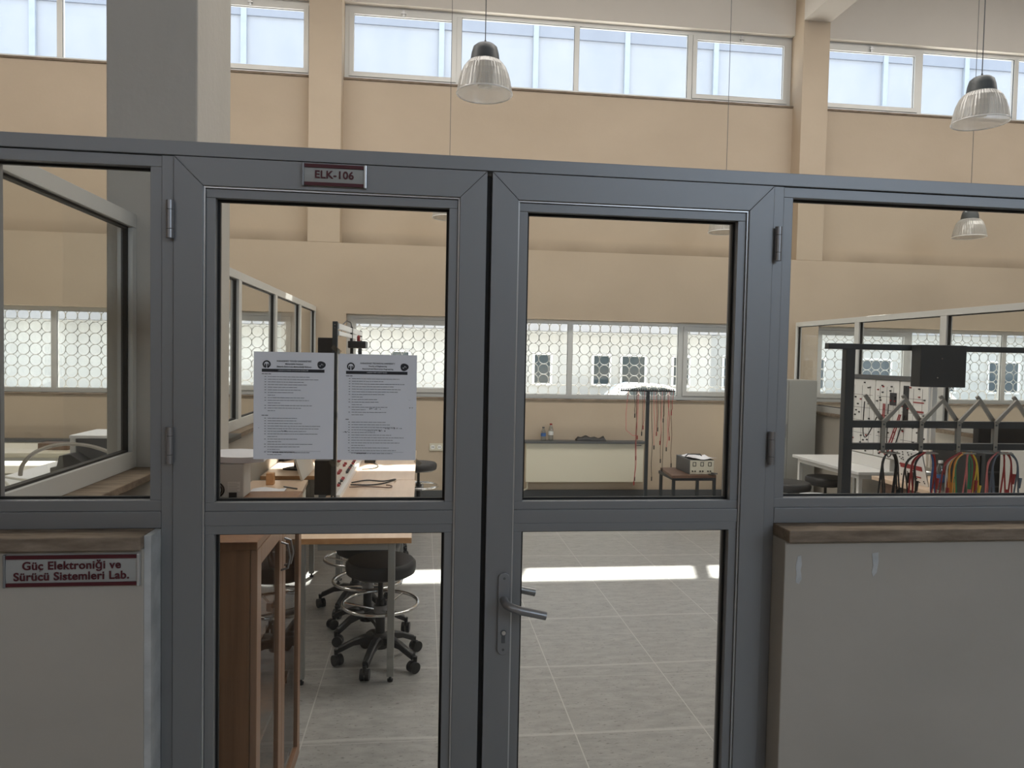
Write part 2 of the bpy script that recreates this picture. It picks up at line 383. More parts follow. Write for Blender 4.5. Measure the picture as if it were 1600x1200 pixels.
WN = [0]
def window(x0, x1, z0, z1, bays, sashes, yf, inner, grille=False, name=None):
    """aluminium window unit: outer frame, mullions, opening sashes, panes, sill, optional ring grille outside"""
    WN[0] += 1
    t = sthing('window_%d' % WN[0], ((x0+x1)/2, yf, z0))
    f = MB(); ring4(f, x0, x1, z0, z1, .05, yf, yf+.06, mitre=False)
    for b in bays[1:-1]: f.box(b-.03, b+.03, yf+.001, yf+.059, z0+.05, z1-.05)
    obj('window_frame', f, 'alu_light', t)
    for i in range(len(bays)-1):
        a = bays[i]+(.05 if i == 0 else .03); b = bays[i+1]-(.05 if i == len(bays)-2 else .03)
        if i in sashes:
            s_ = MB(); ring4(s_, a+.002, b-.002, z0+.052, z1-.052, .055, yf-.012, yf+.045)
            so = obj('sash', s_, 'alu_light', t)
            h = MB().box((a+b)/2-.012, (a+b)/2+.012, yf-.03, yf-.012, z1-.10, z1-.03).box((a+b)/2-.03, (a+b)/2+.03, yf-.035, yf-.025, z1-.075, z1-.06)
            obj('catch', h, 'alu_edge', so)
            a += .055; b -= .055; e = .107
        else: e = .05
        obj('pane', MB().box(a-.004, b+.004, yf+.02, yf+.026, z0+e-.004, z1-e+.004), 'wglass', t)
        gk = MB(); ring4(gk, a, b, z0+e, z1-e, .004, yf+.012, yf+.020, mitre=False); obj('gasket', gk, 'gasket', t)
    obj('window_sill', MB().box(x0-.01, x1+.01, inner-.015, yf, z0-.022, z0), 'travertine', t)
    if grille:
        g = MB(); p = .13; yr = 6.99; nx = int((x1-x0)/p); ox = x0+((x1-x0)-nx*p)/2+p/2; nz = int(round((z1-z0)/p)); oz = z0+((z1-z0)-nz*p)/2+p/2
        for i in range(nx):
            for j in range(nz):
                c = Vector((ox+i*p, yr, oz+j*p)); R_ = p/2+.001
                g.tube([c+Vector((R_*math.cos(q*PI/8), 0, R_*math.sin(q*PI/8))) for q in range(16)], .0055, 4, closed=True)
        obj('ring_grille', g, 'ring', t)
    return t
b1 = [-7.01, -5.6, -4.18, -2.77, -1.36]; b2 = [-.99, .372, 1.83, 3.29, 4.64]; b3 = [4.99, 6.44, 7.83, 9.24, 10.64]
window(-7.01, -1.36, *UP, b1, (0, 3), 7.0, 6.92)
window(-.99, 4.64, *UP, b2, (0, 3), 7.0, 6.92)
window(4.99, 10.64, *UP, b3, (0, 3), 7.0, 6.92)
window(-7.0, -1.5, *LO, [-7.0, -5.6, -4.16, -2.8, -1.5], (0, 3), 6.80, 6.70, True)
window(-.91, 4.55, *LO, [-.91, .37, 1.79, 3.2, 4.55], (0, 3), 6.80, 6.70, True)
window(4.97, 10.6, *LO, [4.97, 6.3, 7.66, 9.2, 10.6], (0, 3), 6.80, 6.70, True)
for a, b, c, d in RO:
    WN[0] += 1; t = sthing('window_%d' % WN[0], (a, YR, c))
    f = MB(); ring4(f, a, b, c, d, .06, YR-.14, YR-.08, mitre=False)
    for k in (1, 2, 3): f.box(a+(b-a)*k/4-.03, a+(b-a)*k/4+.03, YR-.14, YR-.08, c+.06, d-.06)
    obj('window_frame', f, 'alu_light', t); obj('pane', MB().box(a+.06, b-.06, YR-.115, YR-.11, c+.06, d-.06), 'wglass', t)

# ------------------------------------------------------------------ free standing column
struct('wall_column', MB().box(-1.277, -.926, 1.12, 1.63, 0, ZC), 'grey_column_paint', bevel=.008)

# ------------------------------------------------------------------ front partition: parapets, sills, fixed frames
ZT, ZB = 2.205, 1.23
pl = MB().box(-9.9, -.70, -.07, .08, 0, 1.193)
struct('wall_front_left', pl, 'parapet_paint', bevel=.003)
struct('wall_front_right', MB().box(1.026, 9.0, -.07, .08, 0, 1.193), 'parapet_paint', bevel=.003)
struct('wall_front_end', MB().box(-.6995, -.683, -.068, .075, 0, 1.226), 'plaster_patch')
# peeled paint marks on the right parapet
def patch(cx, pts):
    return MB().prism([(cx+a, z) for a, z in pts], 'y', -.0712, -.0701)
struct('trim_peeled_paint_1', patch(1.068, [(-.004, 1.15), (.006, 1.152), (.009, 1.128), (.006, 1.11), (.010, 1.085), (.002, 1.07), (-.008, 1.075), (-.006, 1.10), (-.009, 1.12)]), 'plaster_patch')
struct('trim_peeled_paint_2', patch(1.30, [(-.010, 1.155), (.010, 1.158), (.011, 1.13), (.007, 1.10), (-.004, 1.088), (-.009, 1.10), (-.005, 1.12)]), 'plaster_patch')
struct('trim_sill_left', MB().box(-9.9, -.7005, -.092, .105, 1.194, 1.228), 'travertine', bevel=.003)
struct('trim_sill_right', MB().box(1.026, 9.0, -.092, .105, 1.194, 1.228), 'travertine', bevel=.003)
struct('trim_header', MB().box(-9.9, 9.0, -.004, .06, ZT+.001, 2.243), 'alu', bevel=.0015)
for nm, a, b, z0 in (('trim_post_left', -.6822, -.652, 0.0), ('trim_post_right', .9935, 1.0245, 0.0)):
    struct(nm, MB().box(a, b, .001, .06, z0, ZT), 'alu', bevel=.0015)
def fixed(n, x0, x1):
    t = sthing('window_%d' % n, ((x0+x1)/2, 0, 1.229))
    obj('bottom_rail', MB().box(x0, x1, 0, .06, 1.229, 1.2735), 'alu', t, bevel=.0012)
    g = MB(); ring4(g, x0, x1, 1.274, ZT-.0005, .0285, .004, .034, mitre=False); obj('glazing_bead', g, 'alu', t, bevel=.001)
    gk = MB(); ring4(gk, x0+.0285, x1-.0285, 1.3025, ZT-.029, .006, .030, .040, mitre=False); obj('gasket', gk, 'gasket', t)
    obj('pane', MB().box(x0+.02, x1-.02, .040, .046, 1.295, ZT-.02), 'glass', t)
    g2 = MB(); ring4(g2, x0, x1, 1.274, ZT-.0005, .0285, .047, .07, mitre=False); obj('inner_bead', g2, 'alu', t)
fixed(WN[0]+1, -1.13, -.6825); fixed(WN[0]+2, 1.025, 2.42); fixed(WN[0]+3, 2.455, 3.8); fixed(WN[0]+4, -2.5, -1.17); WN[0] += 4
struct('trim_post_far_right', MB().box(2.4205, 2.4545, .001, .06, 1.229, ZT), 'alu')
struct('trim_post_far_left', MB().box(-1.1695, -1.1305, .001, .06, 1.229, ZT), 'alu')

# ------------------------------------------------------------------ the two door leaves
def leaf(n, x0, x1, hinge_x):
    t = sthing('door_%d' % n, ((x0+x1)/2, 0, .01))
    W = .073
    f = MB(); ring4(f, x0, x1, .012, ZT-.001, W, -.006, .05)
    obj('stile_frame', f, 'alu', t, bevel=.0012)
    ix0, ix1, iz1, iz0 = x0+W, x1-W, ZT-.001-W, .012+W
    # slim shadow groove between the stiles and the bead
    ed = MB(); ring4(ed, ix0, ix1, iz0, iz1, .0045, .000, .05, mitre=False); obj('groove_lip', ed, 'alu_edge', t)
    a, b, z1, z0 = ix0+.005, ix1-.005, iz1-.005, iz0+.005
    obj('mid_rail', MB().box(ix0+.0046, ix1-.0046, .003, .05, 1.2335, 1.2715), 'alu', t, bevel=.0012)
    for (c, d, nm) in ((1.272, z1, 'upper'), (z0, 1.233, 'lower')):
        g = MB(); ring4(g, a, b, c, d, .0235, .006, .034, mitre=False); obj('glazing_bead', g, 'alu', t, bevel=.001)
        k = MB(); ring4(k, a+.0235, b-.0235, c+.0235, d-.0235, .0065, .028, .040, mitre=False); obj('gasket', k, 'gasket', t)
        obj('pane', MB().box(a+.016, b-.016, .040, .046, c+.016, d-.016), 'glass', t)
        g = MB(); ring4(g, a, b, c, d, .0235, .047, .065, mitre=False); obj('inner_bead', g, 'alu', t)
    for z0_, z1_ in ((1.990, 2.087), (1.403, 1.499), (.25, .346)):
        h = MB(); y = -.014
        L_ = z1_-z0_
        for q0, q1 in ((0, .235), (.25, .75), (.765, 1)):
            h.lathe([(.0095, z0_+L_*q0), (.0095, z0_+L_*q1)], (hinge_x, y, 0), 16)
        ho = obj('hinge', h, 'steel', t, smooth=True)
        obj('hinge_washer', MB().lathe([(.0075, z0_+.002), (.0075, z1_-.002)], (hinge_x, y, 0), 12), 'black', ho)
    return t
d1 = leaf(1, -.6505, .1655, -.6565)
d2 = leaf(2, .1795, .9915, 1.003)
obj('meeting_strip', MB().box(.150, .1785, .03, .056, .012, ZT-.003), 'alu', d1)
obj('weather_seal', MB().box(.1665, .1785, .010, .029, .012, ZT-.012), 'gasket', d1)
# handle set on the right leaf
def handle_set(t):
    pts = []
    x, z0, z1, r = .2325, .866, 1.099, .0165
    for k in range(9): a = PI*k/8; pts.append((x+r*math.cos(a), z1-r+r*math.sin(a)))
    for k in range(9): a = PI+PI*k/8; pts.append((x+r*math.cos(a), z0+r+r*math.sin(a)))
    pl_ = obj('handle_plate', MB().prism(pts, 'y', -.0145, -.0065), 'alu', t, bevel=.002)
    for zz in (1.083, .882): obj('screw', MB().lathe([(.0035, -.0152), (.0035, -.014)], (x, 0, zz), 12, 'y'), 'darkgrey', pl_)
    # euro cylinder keyhole: round top with a narrow slot
    k = MB().lathe([(.0085, -.0165), (.0085, -.014)], (x, 0, .930), 20, 'y').box(x-.005, x+.005, -.0160, -.014, .901, .928)
    kc = obj('lock_cylinder', k, 'darkgrey', pl_)
    obj('keyway', MB().lathe([(.006, -.0172), (.006, -.0165)], (x+.001, 0, .930), 16, 'y'), 'chrome', kc)
    p = [(x, -.012, 1.022), (x, -.035, 1.022), (x+.004, -.050, 1.020), (x+.016, -.060, 1.016), (x+.035, -.064, 1.010), (x+.075, -.064, 1.001), (.343, -.064, .993)]
    obj('lever', MB().tube(p, .0118, 20), 'steel', t, smooth=True)
    p = [(x, .065, 1.022), (x, .095, 1.022), (x+.006, .112, 1.020), (x+.018, .122, 1.017), (x+.045, .126, 1.010), (.342, .126, .996)]
    obj('lever', MB().tube(p, .0118, 20), 'steel', t, smooth=True)
    obj('inner_plate', MB().box(x-.016, x+.016, .066, .074, .866, 1.099), 'alu', t)
handle_set(d2)

# ------------------------------------------------------------------ signs
def sign(name, label, x0, x1, z0, z1, y, lines, size, tilt=0):
    t = thing(name, label, 'sign', ((x0+x1)/2, y, z0))
    # gently bowed face
    n = 8; xs_ = [x0+.006+(x1-x0-.012)*0, x1-.006]
    f = MB(); prof = []
    for i in range(n+1):
        q = i/n; prof.append((y-.004-.004*math.sin(PI*q), z0+(z1-z0)*q))
    prof = prof + [(y-.001, z1), (y-.001, z0)]
    f.prism(prof, 'x', x0+.006, x1-.007); obj('face_plate', f, 'signface', t)
    h = z1-z0
    for (a, b, nm) in ((z1-.0105-.004*h/.06*0, z1-.0015, 'stripe'), (z0+.0015, z0+.0100, 'stripe')):
        obj('stripe', MB().box(x0+.007, x1-.008, y-.0092, y-.0032, a, b), 'maroon', t)
    obj('end_cap', MB().box(x0, x0+.006, y-.011, y-.0005, z0-.001, z1+.001), 'alu', t, bevel=.0015)
    obj('end_cap', MB().box(x1-.007, x1, y-.011, y-.0005, z0-.001, z1+.001), 'alu_edge', t, bevel=.0015)
    zc = (z0+z1)/2
    for i, s in enumerate(lines):
        text_obj('lettering', s, size, 'maroon', t, ((x0+x1)/2, y-.0094, zc+(len(lines)-1)*size*.46-i*size*.95), (1, 0, tilt), bold=size*.022, space=1.06)
    return t
sign('door_sign', 'small room number sign reading ELK-106 on the top of the left door leaf', -.326, -.158, 2.141, 2.200, -.0065, ['ELK-106'], .028)
sign('wall_sign', 'wide sign reading Güç Elektroniği ve Sürücü Sistemleri Lab. on the parapet', -1.028, -.706, 1.102, 1.183, -.071, ['Güç Elektroniği ve', 'Sürücü Sistemleri Lab.'], .0285, .008)

# ------------------------------------------------------------------ notices taped to the glass
def notice(label, x0, x1, z0, z1, head, title, sub, marks, seed):
    rnd = random.Random(seed); y = .0385
    t = thing('printed_notice', label, 'notice', ((x0+x1)/2, y, z0), group=None)
    obj('sheet', MB().box(x0, x1, y-.0004, y, z0, z1), 'paper', t)
    W = x1-x0; H = z1-z0
    X = lambda u: x0+W*u
    Z = lambda v: z1-H*v
    yy = y-.0009
    # left emblem: ring with two bars, right emblem: dark round seal
    e = MB(); c = (X(.16), 0, Z(.115)); R_ = .0105
    e.tube([(c[0]+R_*.83*math.cos(a*PI/12), yy, c[2]+R_*.83*math.sin(a*PI/12)) for a in range(-5, 18)], .0019, 6)
    e.box(c[0]-.0046, c[0]-.0014, yy-.0003, yy+.0003, c[2]-.010, c[2]+.001).box(c[0]+.0014, c[0]+.0046, yy-.0003, yy+.0003, c[2]-.010, c[2]+.001)
    obj('emblem', e, 'ink', t)
    s = MB(); c = (X(.84), 0, Z(.115)); pts = []
    for k in range(20):
        a = 2*PI*k/20; r = .0112*(1+.06*math.sin(3*a+1))
        pts.append((c[0]+r*math.cos(a), c[2]+r*.93*math.sin(a)))
    s.prism(pts, 'y', yy-.0003, yy+.0003)
    so = obj('emblem', s, 'ink', t)
    sw = MB().tube([(c[0]-.006, yy-.0006, c[2]-.001), (c[0]-.003, yy-.0006, c[2]-.004), (c[0]+.001, yy-.0006, c[2]+.003), (c[0]+.005, yy-.0006, c[2]-.001)], .0006, 4)
    obj('emblem_line', sw, 'paper', so)
    for i, h_ in enumerate(head): text_obj('heading', h_, .0056, 'ink', t, (X(.5), yy, Z(.085+.026*i)), bold=.00006, extr=.0002)
    obj('title_bar', MB().box(X(.10), X(.88), yy-.0002, yy+.0003, Z(.187), Z(.158)), 'ink', t)
    text_obj('title', title, .0042, 'paper', t, (X(.49), yy-.0005, Z(.171)), extr=.0001)
    body = MB(); v = .205
    def line(u0, u1, v, bold=.0011):
        u = u0
        while u < u1-.01:
            wl = rnd.uniform(.018, .06); e_ = min(u+wl, u1)
            body.box(X(u), X(e_), yy-.0001, yy+.0002, Z(v)-bold/2, Z(v)+bold/2); u = e_+.006
    line(.10, .10+sub[0], v, .0017); v += .026
    for part in (11, 11):
        for i in range(part):
            ln = rnd.uniform(.30, .68); line(.135, .155, v, .0013); line(.175, .175+ln, v); v += .0245
            if i > 5 and rnd.random() < .55 or i == part-1: line(.175, .175+rnd.uniform(.08, .2), v); v += .0235
        if part and v < .6: v += .02; line(.10, .10+sub[1], v, .0017); v += .026
        if v > .86: break
    body.box(X(.14), X(.84), yy, yy+.0002, Z(.925)-.0002, Z(.925)+.0002); line(.24, .70, .938, .0013)
    for (u, v_, l_) in marks:
        smu = MB()
        for q in range(int(l_*60)): uu = u+l_*q/(l_*60); smu.box(X(uu), X(uu+.012*rnd.random()+.004), yy-.0003, yy, Z(v_+rnd.uniform(-.006, .006)), Z(v_)+rnd.uniform(.0004, .0024))
        obj('ink_smudge', smu, 'ink', t)
    obj('printed_text', body, 'ink', t)
    return t
n1 = notice('Turkish laboratory rules notice taped to the door glass, the one nearer the cabinet side', -.4565, -.2435, 1.408, 1.701,
       ['KARADENİZ TEKNİK ÜNİVERSİTESİ', 'Mühendislik Fakültesi', 'Elektrik-Elektronik Mühendisliği Bölümü'], 'LABORATUVARDA UYULACAK KURALLAR', (.12, .08), [(.06, .71, .02), (.44, .705, .03), (.35, .738, .08)], 3)
n2 = notice('English laboratory rules notice taped to the door glass, with smudged ink streaks', -.2325, -.018, 1.406, 1.699,
       ['KARADENIZ TECHNICAL UNIVERSITY', 'Faculty of Engineering', 'Electrical and Electronics Engineering'], 'LABORATORY SAFETY RULES', (.08, .04), [(.60, .70, .22), (.36, .725, .25), (.40, .515, .16), (.04, .735, .1), (.90, .43, .04), (.91, .50, .05)], 5)
tz = Matrix.Rotation(math.radians(40), 3, 'Y')
for par, pts in ((n1, ((-.2415, 1.713), (-.246, 1.397))), (n2, ((-.2345, 1.708), (-.012, 1.400), (-.2345, 1.397)))):
    for x_, z_ in pts: obj('tape', MB().box(x_-.010, x_+.010, .0372, .0378, z_-.006, z_+.006, rot=tz, at=(x_, .037, z_)), 'tape', par)

# ------------------------------------------------------------------ side partitions
def side_partition(n0, x, ys, sx, wallx, zsill=1.22, top=2.243):
    """glazed partition running along Y at plane x; faces of the frame at x and x-sx"""
    a, b = min(x, x-sx), max(x, x-sx)
    struct('trim_side_header_%d' % n0, MB().box(a, b, ys[0], ys[-1], top-.055, top), 'alu_light', bevel=.002)
    for i in range(len(ys)-1):
        t = sthing('window_%d' % (WN[0]+1), ((a+b)/2, (ys[i]+ys[i+1])/2, zsill)); WN[0] += 1
        y0, y1 = ys[i], ys[i+1]
        p = .04 if i else .002; q = .04
        f = MB().box(a+.001, b-.001, y0+p-.04 if i else y0, y0+p, zsill+.001, top-.056).box(a+.001, b-.001, y1-q, y1, zsill+.001, top-.056).box(a+.001, b-.001, y0+p, y1-q, zsill+.001, zsill+.067)
        obj('window_frame', f, 'alu_light', t)
        g = MB(); c = (a+b)/2
        g.box(c-.012, c+.012, y0+p, y0+p+.008, zsill+.067, top-.056).box(c-.012, c+.012, y1-q-.008, y1-q, zsill+.067, top-.056).box(c-.012, c+.012, y0+p, y1-q, zsill+.067, zsill+.075).box(c-.012, c+.012, y0+p, y1-q, top-.064, top-.056)
        obj('gasket', g, 'gasket', t)
        obj('pane', MB().box(c-.003, c+.003, y0+p+.004, y1-q-.004, zsill+.07, top-.06), 'glass', t)
side_partition(1, -1.158, [.11, 1.118], .06, None)
struct('wall_side_left', MB().box(-1.27, -1.075, .082, 1.119, 0, 1.19), 'parapet_paint')
struct('trim_sill_side_left', MB().box(-1.29, -1.045, .106, 1.119, 1.191, 1.219), 'travertine', bevel=.003)
side_partition(2, -1.25, [1.635, 1.95, 3.18, 4.41, 5.64, 6.69], .06, None, 1.17)
struct('wall_side_left_far', MB().box(-1.36, -1.20, 1.635, 6.69, 0, 1.14), 'parapet_paint')
struct('trim_sill_side_left_far', MB().box(-1.38, -1.18, 1.635, 6.69, 1.1405, 1.169), 'travertine')
side_partition(3, 4.67, [1.55, 2.75, 4.0, 5.31, 6.60], .06, None, 1.13, 2.20)
struct('wall_side_right', MB().box(4.59, 4.74, .085, 6.69, 0, 1.10), 'parapet_paint')
struct('trim_sill_side_right', MB().box(4.56, 4.77, .11, 6.69, 1.1005, 1.129), 'travertine')

# ================================================================== OUTSIDE
def outside():
    # tall workshop building far across the yard
    t = thing('workshop_building', 'tall pale panelled workshop building across the yard, behind the low annex', 'building', (4, 32, -.3))
    obj('wall', MB().box(-40, 50, 30, 34, -.3, 15.7), 'facade', t)
    obj('upper_band', MB().box(-40, 50, 29.9, 34, 15.7, 19), 'facade_band', t)
    for k in range(-8, 11):
        obj('panel_seam', MB().box(4.55+k*4.1, 4.78+k*4.1, 29.85, 29.99, -.3, 19), 'facade_seam', t)
    # low annex with white framed windows
    t = thing('annex_building', 'low grey annex with white framed windows across the yard', 'building', (6, 20, -.3))
    obj('wall', MB().box(-26, 9.0, 20, 24, -.3, 2.5), 'low_render', t)
    rf = MB().prism([(19.4, 2.5), (24.6, 2.5), (24.6, 2.95), (22, 3.3), (19.4, 2.75)], 'x', -26, 9.3)
    obj('roof', rf, 'low_roof', t)
    for k, xx in enumerate((-22.0, -19.4, -15.5, -12.4, -8.8, -6.2, -3.2, -1.0, 1.2, 3.3, 5.15, 6.05, 7.7)):
        wd = .62 if k != 11 else .85
        f = MB(); ring4(f, xx, xx+wd, .85, 1.85, .07, 19.93, 20.0, mitre=False)
        fo = obj('window_frame', f, 'white', t)
        obj('pane', MB().box(xx+.06, xx+wd-.06, 19.96, 19.99, .9, 1.8), 'carglass', fo)
    t = thing('annex_wing', 'pale two storey wing with blue windows beyond the right hand partition', 'building', (16, 22, -.3))
    obj('wall', MB().box(9.6, 34, 22, 26, -.3, 2.75), 'low_render', t)
    obj('roof', MB().box(9.5, 34.2, 21.7, 26.2, 2.75, 2.95), 'low_roof', t)
    for k in range(9):
        xx = 10.2+k*2.5; f = MB(); ring4(f, xx, xx+1.3, .7, 1.9, .08, 21.93, 22.0, mitre=False)
        fo = obj('window_frame', f, 'white', t); obj('pane', MB().box(xx+.07, xx+1.23, 21.96, 21.99, .77, 1.83), 'carglass', fo)
    # parked car
    def car(label, cx, y0, paint, zz=-.3, s=1.0):
        t = thing('parked_car', label, 'car', (cx, y0+.85, zz))
        L_ = 4.1*s
        prof = [(-.5, .22), (-.5, .55), (-.47, .78), (-.30, .90), (-.20, .95), (-.07, 1.38), (.02, 1.46), (.22, 1.44), (.36, 1.25), (.43, .98), (.49, .90), (.5, .5), (.49, .22)]
        obj('body', MB().prism([(cx+a*L_, zz+b) for a, b in prof], 'y', y0, y0+1.7), paint, t, bevel=.05)
        gl = [(-.165, .97), (-.06, 1.33), (.02, 1.39), (.20, 1.37), (.32, 1.21), (.38, .98)]
        obj('side_window', MB().prism([(cx+a*L_, zz+b) for a, b in gl], 'y', y0-.012, y0+.02), 'carglass', t)
        for wx in (-.31, .31):
            for yy_ in (y0-.01, y0+1.51):
                wo = obj('wheel', MB().lathe([(.3, 0), (.3, .2)], (cx+wx*L_, yy_, zz+.3), 24, 'y'), 'tyre', t)
        obj('tail_light', MB().box(cx+.46*L_, cx+.503*L_, y0-.01, y0+.3, zz+.75, zz+.9), 'taillight', t)
    car('white hatchback car parked in the yard, seen above the radiator', 5.75, 16.9, 'carpaint', -.42, .85)
    car('pale car parked in the yard, seen through the right side partition', 13.6, 17.2, 'carpaint')
outside()

# ================================================================== PENDANT LAMPS
def pendant(label, x, y, zr, sc_=1.0):
    t = thing('pendant_lamp', label, 'lamp', (x, y, zr), group='glass bell pendant lamps')
    r = .172*sc_
    # ribbed bell shade, open below, with thickness
    prof = [(1.0, 0), (.985, .02), (.93, .075), (.86, .12), (.76, .16), (.62, .19), (.52, .20)]
    mb = MB(); seg = 96; outer = []; inner = []
    for ri, (q, z) in enumerate(prof):
        ro = []; ii = []
        for k in range(seg):
            a = 2*PI*k/seg; rr = r*q+(.0022 if k % 2 else -.0004)*(1 if ri > 0 else 0)
            ro.append(mb.bm.verts.new((x+rr*math.cos(a), y+rr*math.sin(a), zr+z*sc_)))
            ii.append(mb.bm.verts.new((x+(r*q-.005)*math.cos(a), y+(r*q-.005)*math.sin(a), zr+z*sc_)))
        outer.append(ro); inner.append(ii)
    for i in range(len(prof)-1):
        for k in range(seg):
            k2 = (k+1) % seg
            mb.bm.faces.new((outer[i][k], outer[i][k2], outer[i+1][k2], outer[i+1][k]))
            mb.bm.faces.new((inner[i][k2], inner[i][k], inner[i+1][k], inner[i+1][k2]))
    for k in range(seg):
        k2 = (k+1) % seg; mb.bm.faces.new((outer[0][k2], outer[0][k], inner[0][k], inner[0][k2]))
    sh = obj('shade', mb, 'prism', t)
    obj('rim', MB().tube([(x+r*1.01*math.cos(a*PI/24), y+r*1.01*math.sin(a*PI/24), zr) for a in range(48)], .0045, 8, closed=True), 'whitelam', sh, smooth=True)
    cap = [(.0, .305), (.055, .302), (.075, .285), (.085, .25), (.093, .195), (.088, .19), (.0, .19)]
    obj('lamp_housing', MB().lathe([(a*sc_, zr+b*sc_) for a, b in cap], (x, y, 0), 40), 'lampcap', t, smooth=True)
    obj('lamp_holder', MB().lathe([(.0, zr+.04*sc_), (.040*sc_, zr+.045*sc_), (.052*sc_, zr+.075*sc_), (.052*sc_, zr+.188*sc_), (0, zr+.189*sc_)], (x, y, 0), 28), 'lightgrey', t, smooth=True)
    obj('cord', MB().tube([(x, y, zr+.30*sc_), (x, y, zr+.33*sc_)], .006, 8).tube([(x, y, zr+.32*sc_), (x, y, ZC)], .0032, 6), 'darkgrey', t)
    return t
pendant('bell pendant lamp with ribbed clear shade hanging above the left door leaf', .353, 2.6, 3.34)
pendant('ribbed bell pendant lamp hanging above the right fixed glass panel', 3.745, 2.6, 3.36)
pendant('smaller looking bell pendant lamp seen whole through the right fixed glass', 6.435, 6.0, 3.235, 1.05)
pendant('pendant lamp with only its rim showing, top corner of left door glass', .25, 6.0, 3.20, 1.05)
pendant('pendant lamp with only its base showing, top corner of right door glass', 3.39, 6.0, 3.17, 1.05)

# ================================================================== STOOLS
def stool(label, x, y, h, rz=0, seat_m='blackmat'):
    t = thing('swivel_stool', label, 'stool', (x, y, 0), rz, 'round black swivel stools on castors')
    P_ = lambda mb: mb
    s = MB().lathe([(0, h-.085), (.16, h-.085), (.186, h-.07), (.192, h-.045), (.190, h-.018), (.176, h-.003), (.15, h), (0, h)], (0, 0, 0), 48)
    obj('seat', s, seat_m, t, smooth=True, local=True)
    obj('seat_plate', MB().box(-.075, .075, -.06, .06, h-.10, h-.086), 'darkgrey', t, local=True)
    obj('column', MB().lathe([(.014, h-.10), (.014, .34)], (0, 0, 0), 20).lathe([(.026, .36), (.026, .15)], (0, 0, 0), 24), 'black', t, smooth=True, local=True)
    rg = MB().tube([(.205*math.cos(a*PI/20), .205*math.sin(a*PI/20), .335) for a in range(40)], .0095, 10, closed=True)
    for k in range(3):
        a = 2*PI*k/3+.6; rg.tube([(.03*math.cos(a), .03*math.sin(a), .30), (.202*math.cos(a), .202*math.sin(a), .333)], .006, 8)
    obj('foot_ring', rg, 'chrome', t, smooth=True, local=True)
    obj('ring_clamp', MB().lathe([(.036, .285), (.036, .325)], (0, 0, 0), 24).box(.03, .06, -.018, .018, .30, .345), 'steel', t, local=True)
    obj('hub', MB().lathe([(.03, .17), (.045, .155), (.05, .12), (.045, .09), (.02, .085)], (0, 0, 0), 24), 'black', t, smooth=True, local=True)
    for k in range(5):
        a = 2*PI*k/5+.31; ca, sa = math.cos(a), math.sin(a)
        prof = [(.03, .135, .024), (.08, .14, .022), (.14, .125, .020), (.19, .10, .018), (.225, .083, .016)]
        leg = MB(); rings = []
        for (r, z, w_) in prof:
            hh = .022 if r < .1 else .016
            rings.append([leg.bm.verts.new((r*ca-q*w_*sa, r*sa+q*w_*ca, z+u*hh)) for q, u in ((-1, -1), (1, -1), (1, .6), (.6, 1), (-.6, 1), (-1, .6))])
        for i in range(len(rings)-1):
            for j in range(6): leg.bm.faces.new((rings[i][j], rings[i][(j+1) % 6], rings[i+1][(j+1) % 6], rings[i+1][j]))
        leg.bm.faces.new(rings[0][::-1]); leg.bm.faces.new(rings[-1])
        lo_ = obj('base_arm', leg, 'black', t, smooth=True, local=True)
        cx_, cy_ = .235*ca, .235*sa; b_ = a+1.1*k
        ux, uy = math.cos(b_), math.sin(b_)
        cas = MB()
        for sgn in (-1, 1):
            c0 = Vector((cx_+ux*.012, cy_+uy*.012, .030)) + Vector((-uy, ux, 0))*sgn*.014
            ax = Vector((-uy, ux, 0)); u_ = Vector((ux, uy, 0)); w2 = Vector((0, 0, 1))
            A = [cas.bm.verts.new(c0+(u_*math.cos(q*PI/9)+w2*math.sin(q*PI/9))*.030-ax*.010) for q in range(18)]
            B = [cas.bm.verts.new(c0+(u_*math.cos(q*PI/9)+w2*math.sin(q*PI/9))*.030+ax*.010) for q in range(18)]
            cas.bm.faces.new(A[::-1]); cas.bm.faces.new(B)
            for q in range(18): cas.bm.faces.new((A[q], A[(q+1) % 18], B[(q+1) % 18], B[q]))
        cas.lathe([(.009, .035), (.012, .085)], (cx_, cy_, 0), 12)
        obj('castor', cas, 'black', lo_, local=True)
    return t
s0 = stool('black round swivel stool nearest the door, under the desk corner', -.215, 2.0, .58, .35)
def more_stools():
    g = 'round black swivel stools on castors'
    dup(s0, (-.315, 2.42, 0), 1.1, 'black round swivel stool just behind the nearest one under the desk', g)
    dup(s0, (-.43, 2.90, 0), .2, 'black round swivel stool third under the desk, mostly hidden', g)
    dup(s0, (-.33, 4.20, 0), 1.7, 'black round swivel stool far under the desk, one castor showing beyond the others', g)
    dup(s0, (-.035, 5.62, 0), .8, 'black swivel stool with glaring seat by the wall socket', g)
    dup(s0, (3.44, 4.43, 0), .5, 'black round swivel stool low at the corner of the right fixed glass', g)
    dup(s0, (3.97, 4.72, 0), 1.3, 'black round swivel stool tucked under the white table', g)
    stool('black round swivel stool with a sunlit white glare on its seat', 3.45, 3.93, .54, .1)
more_stools()

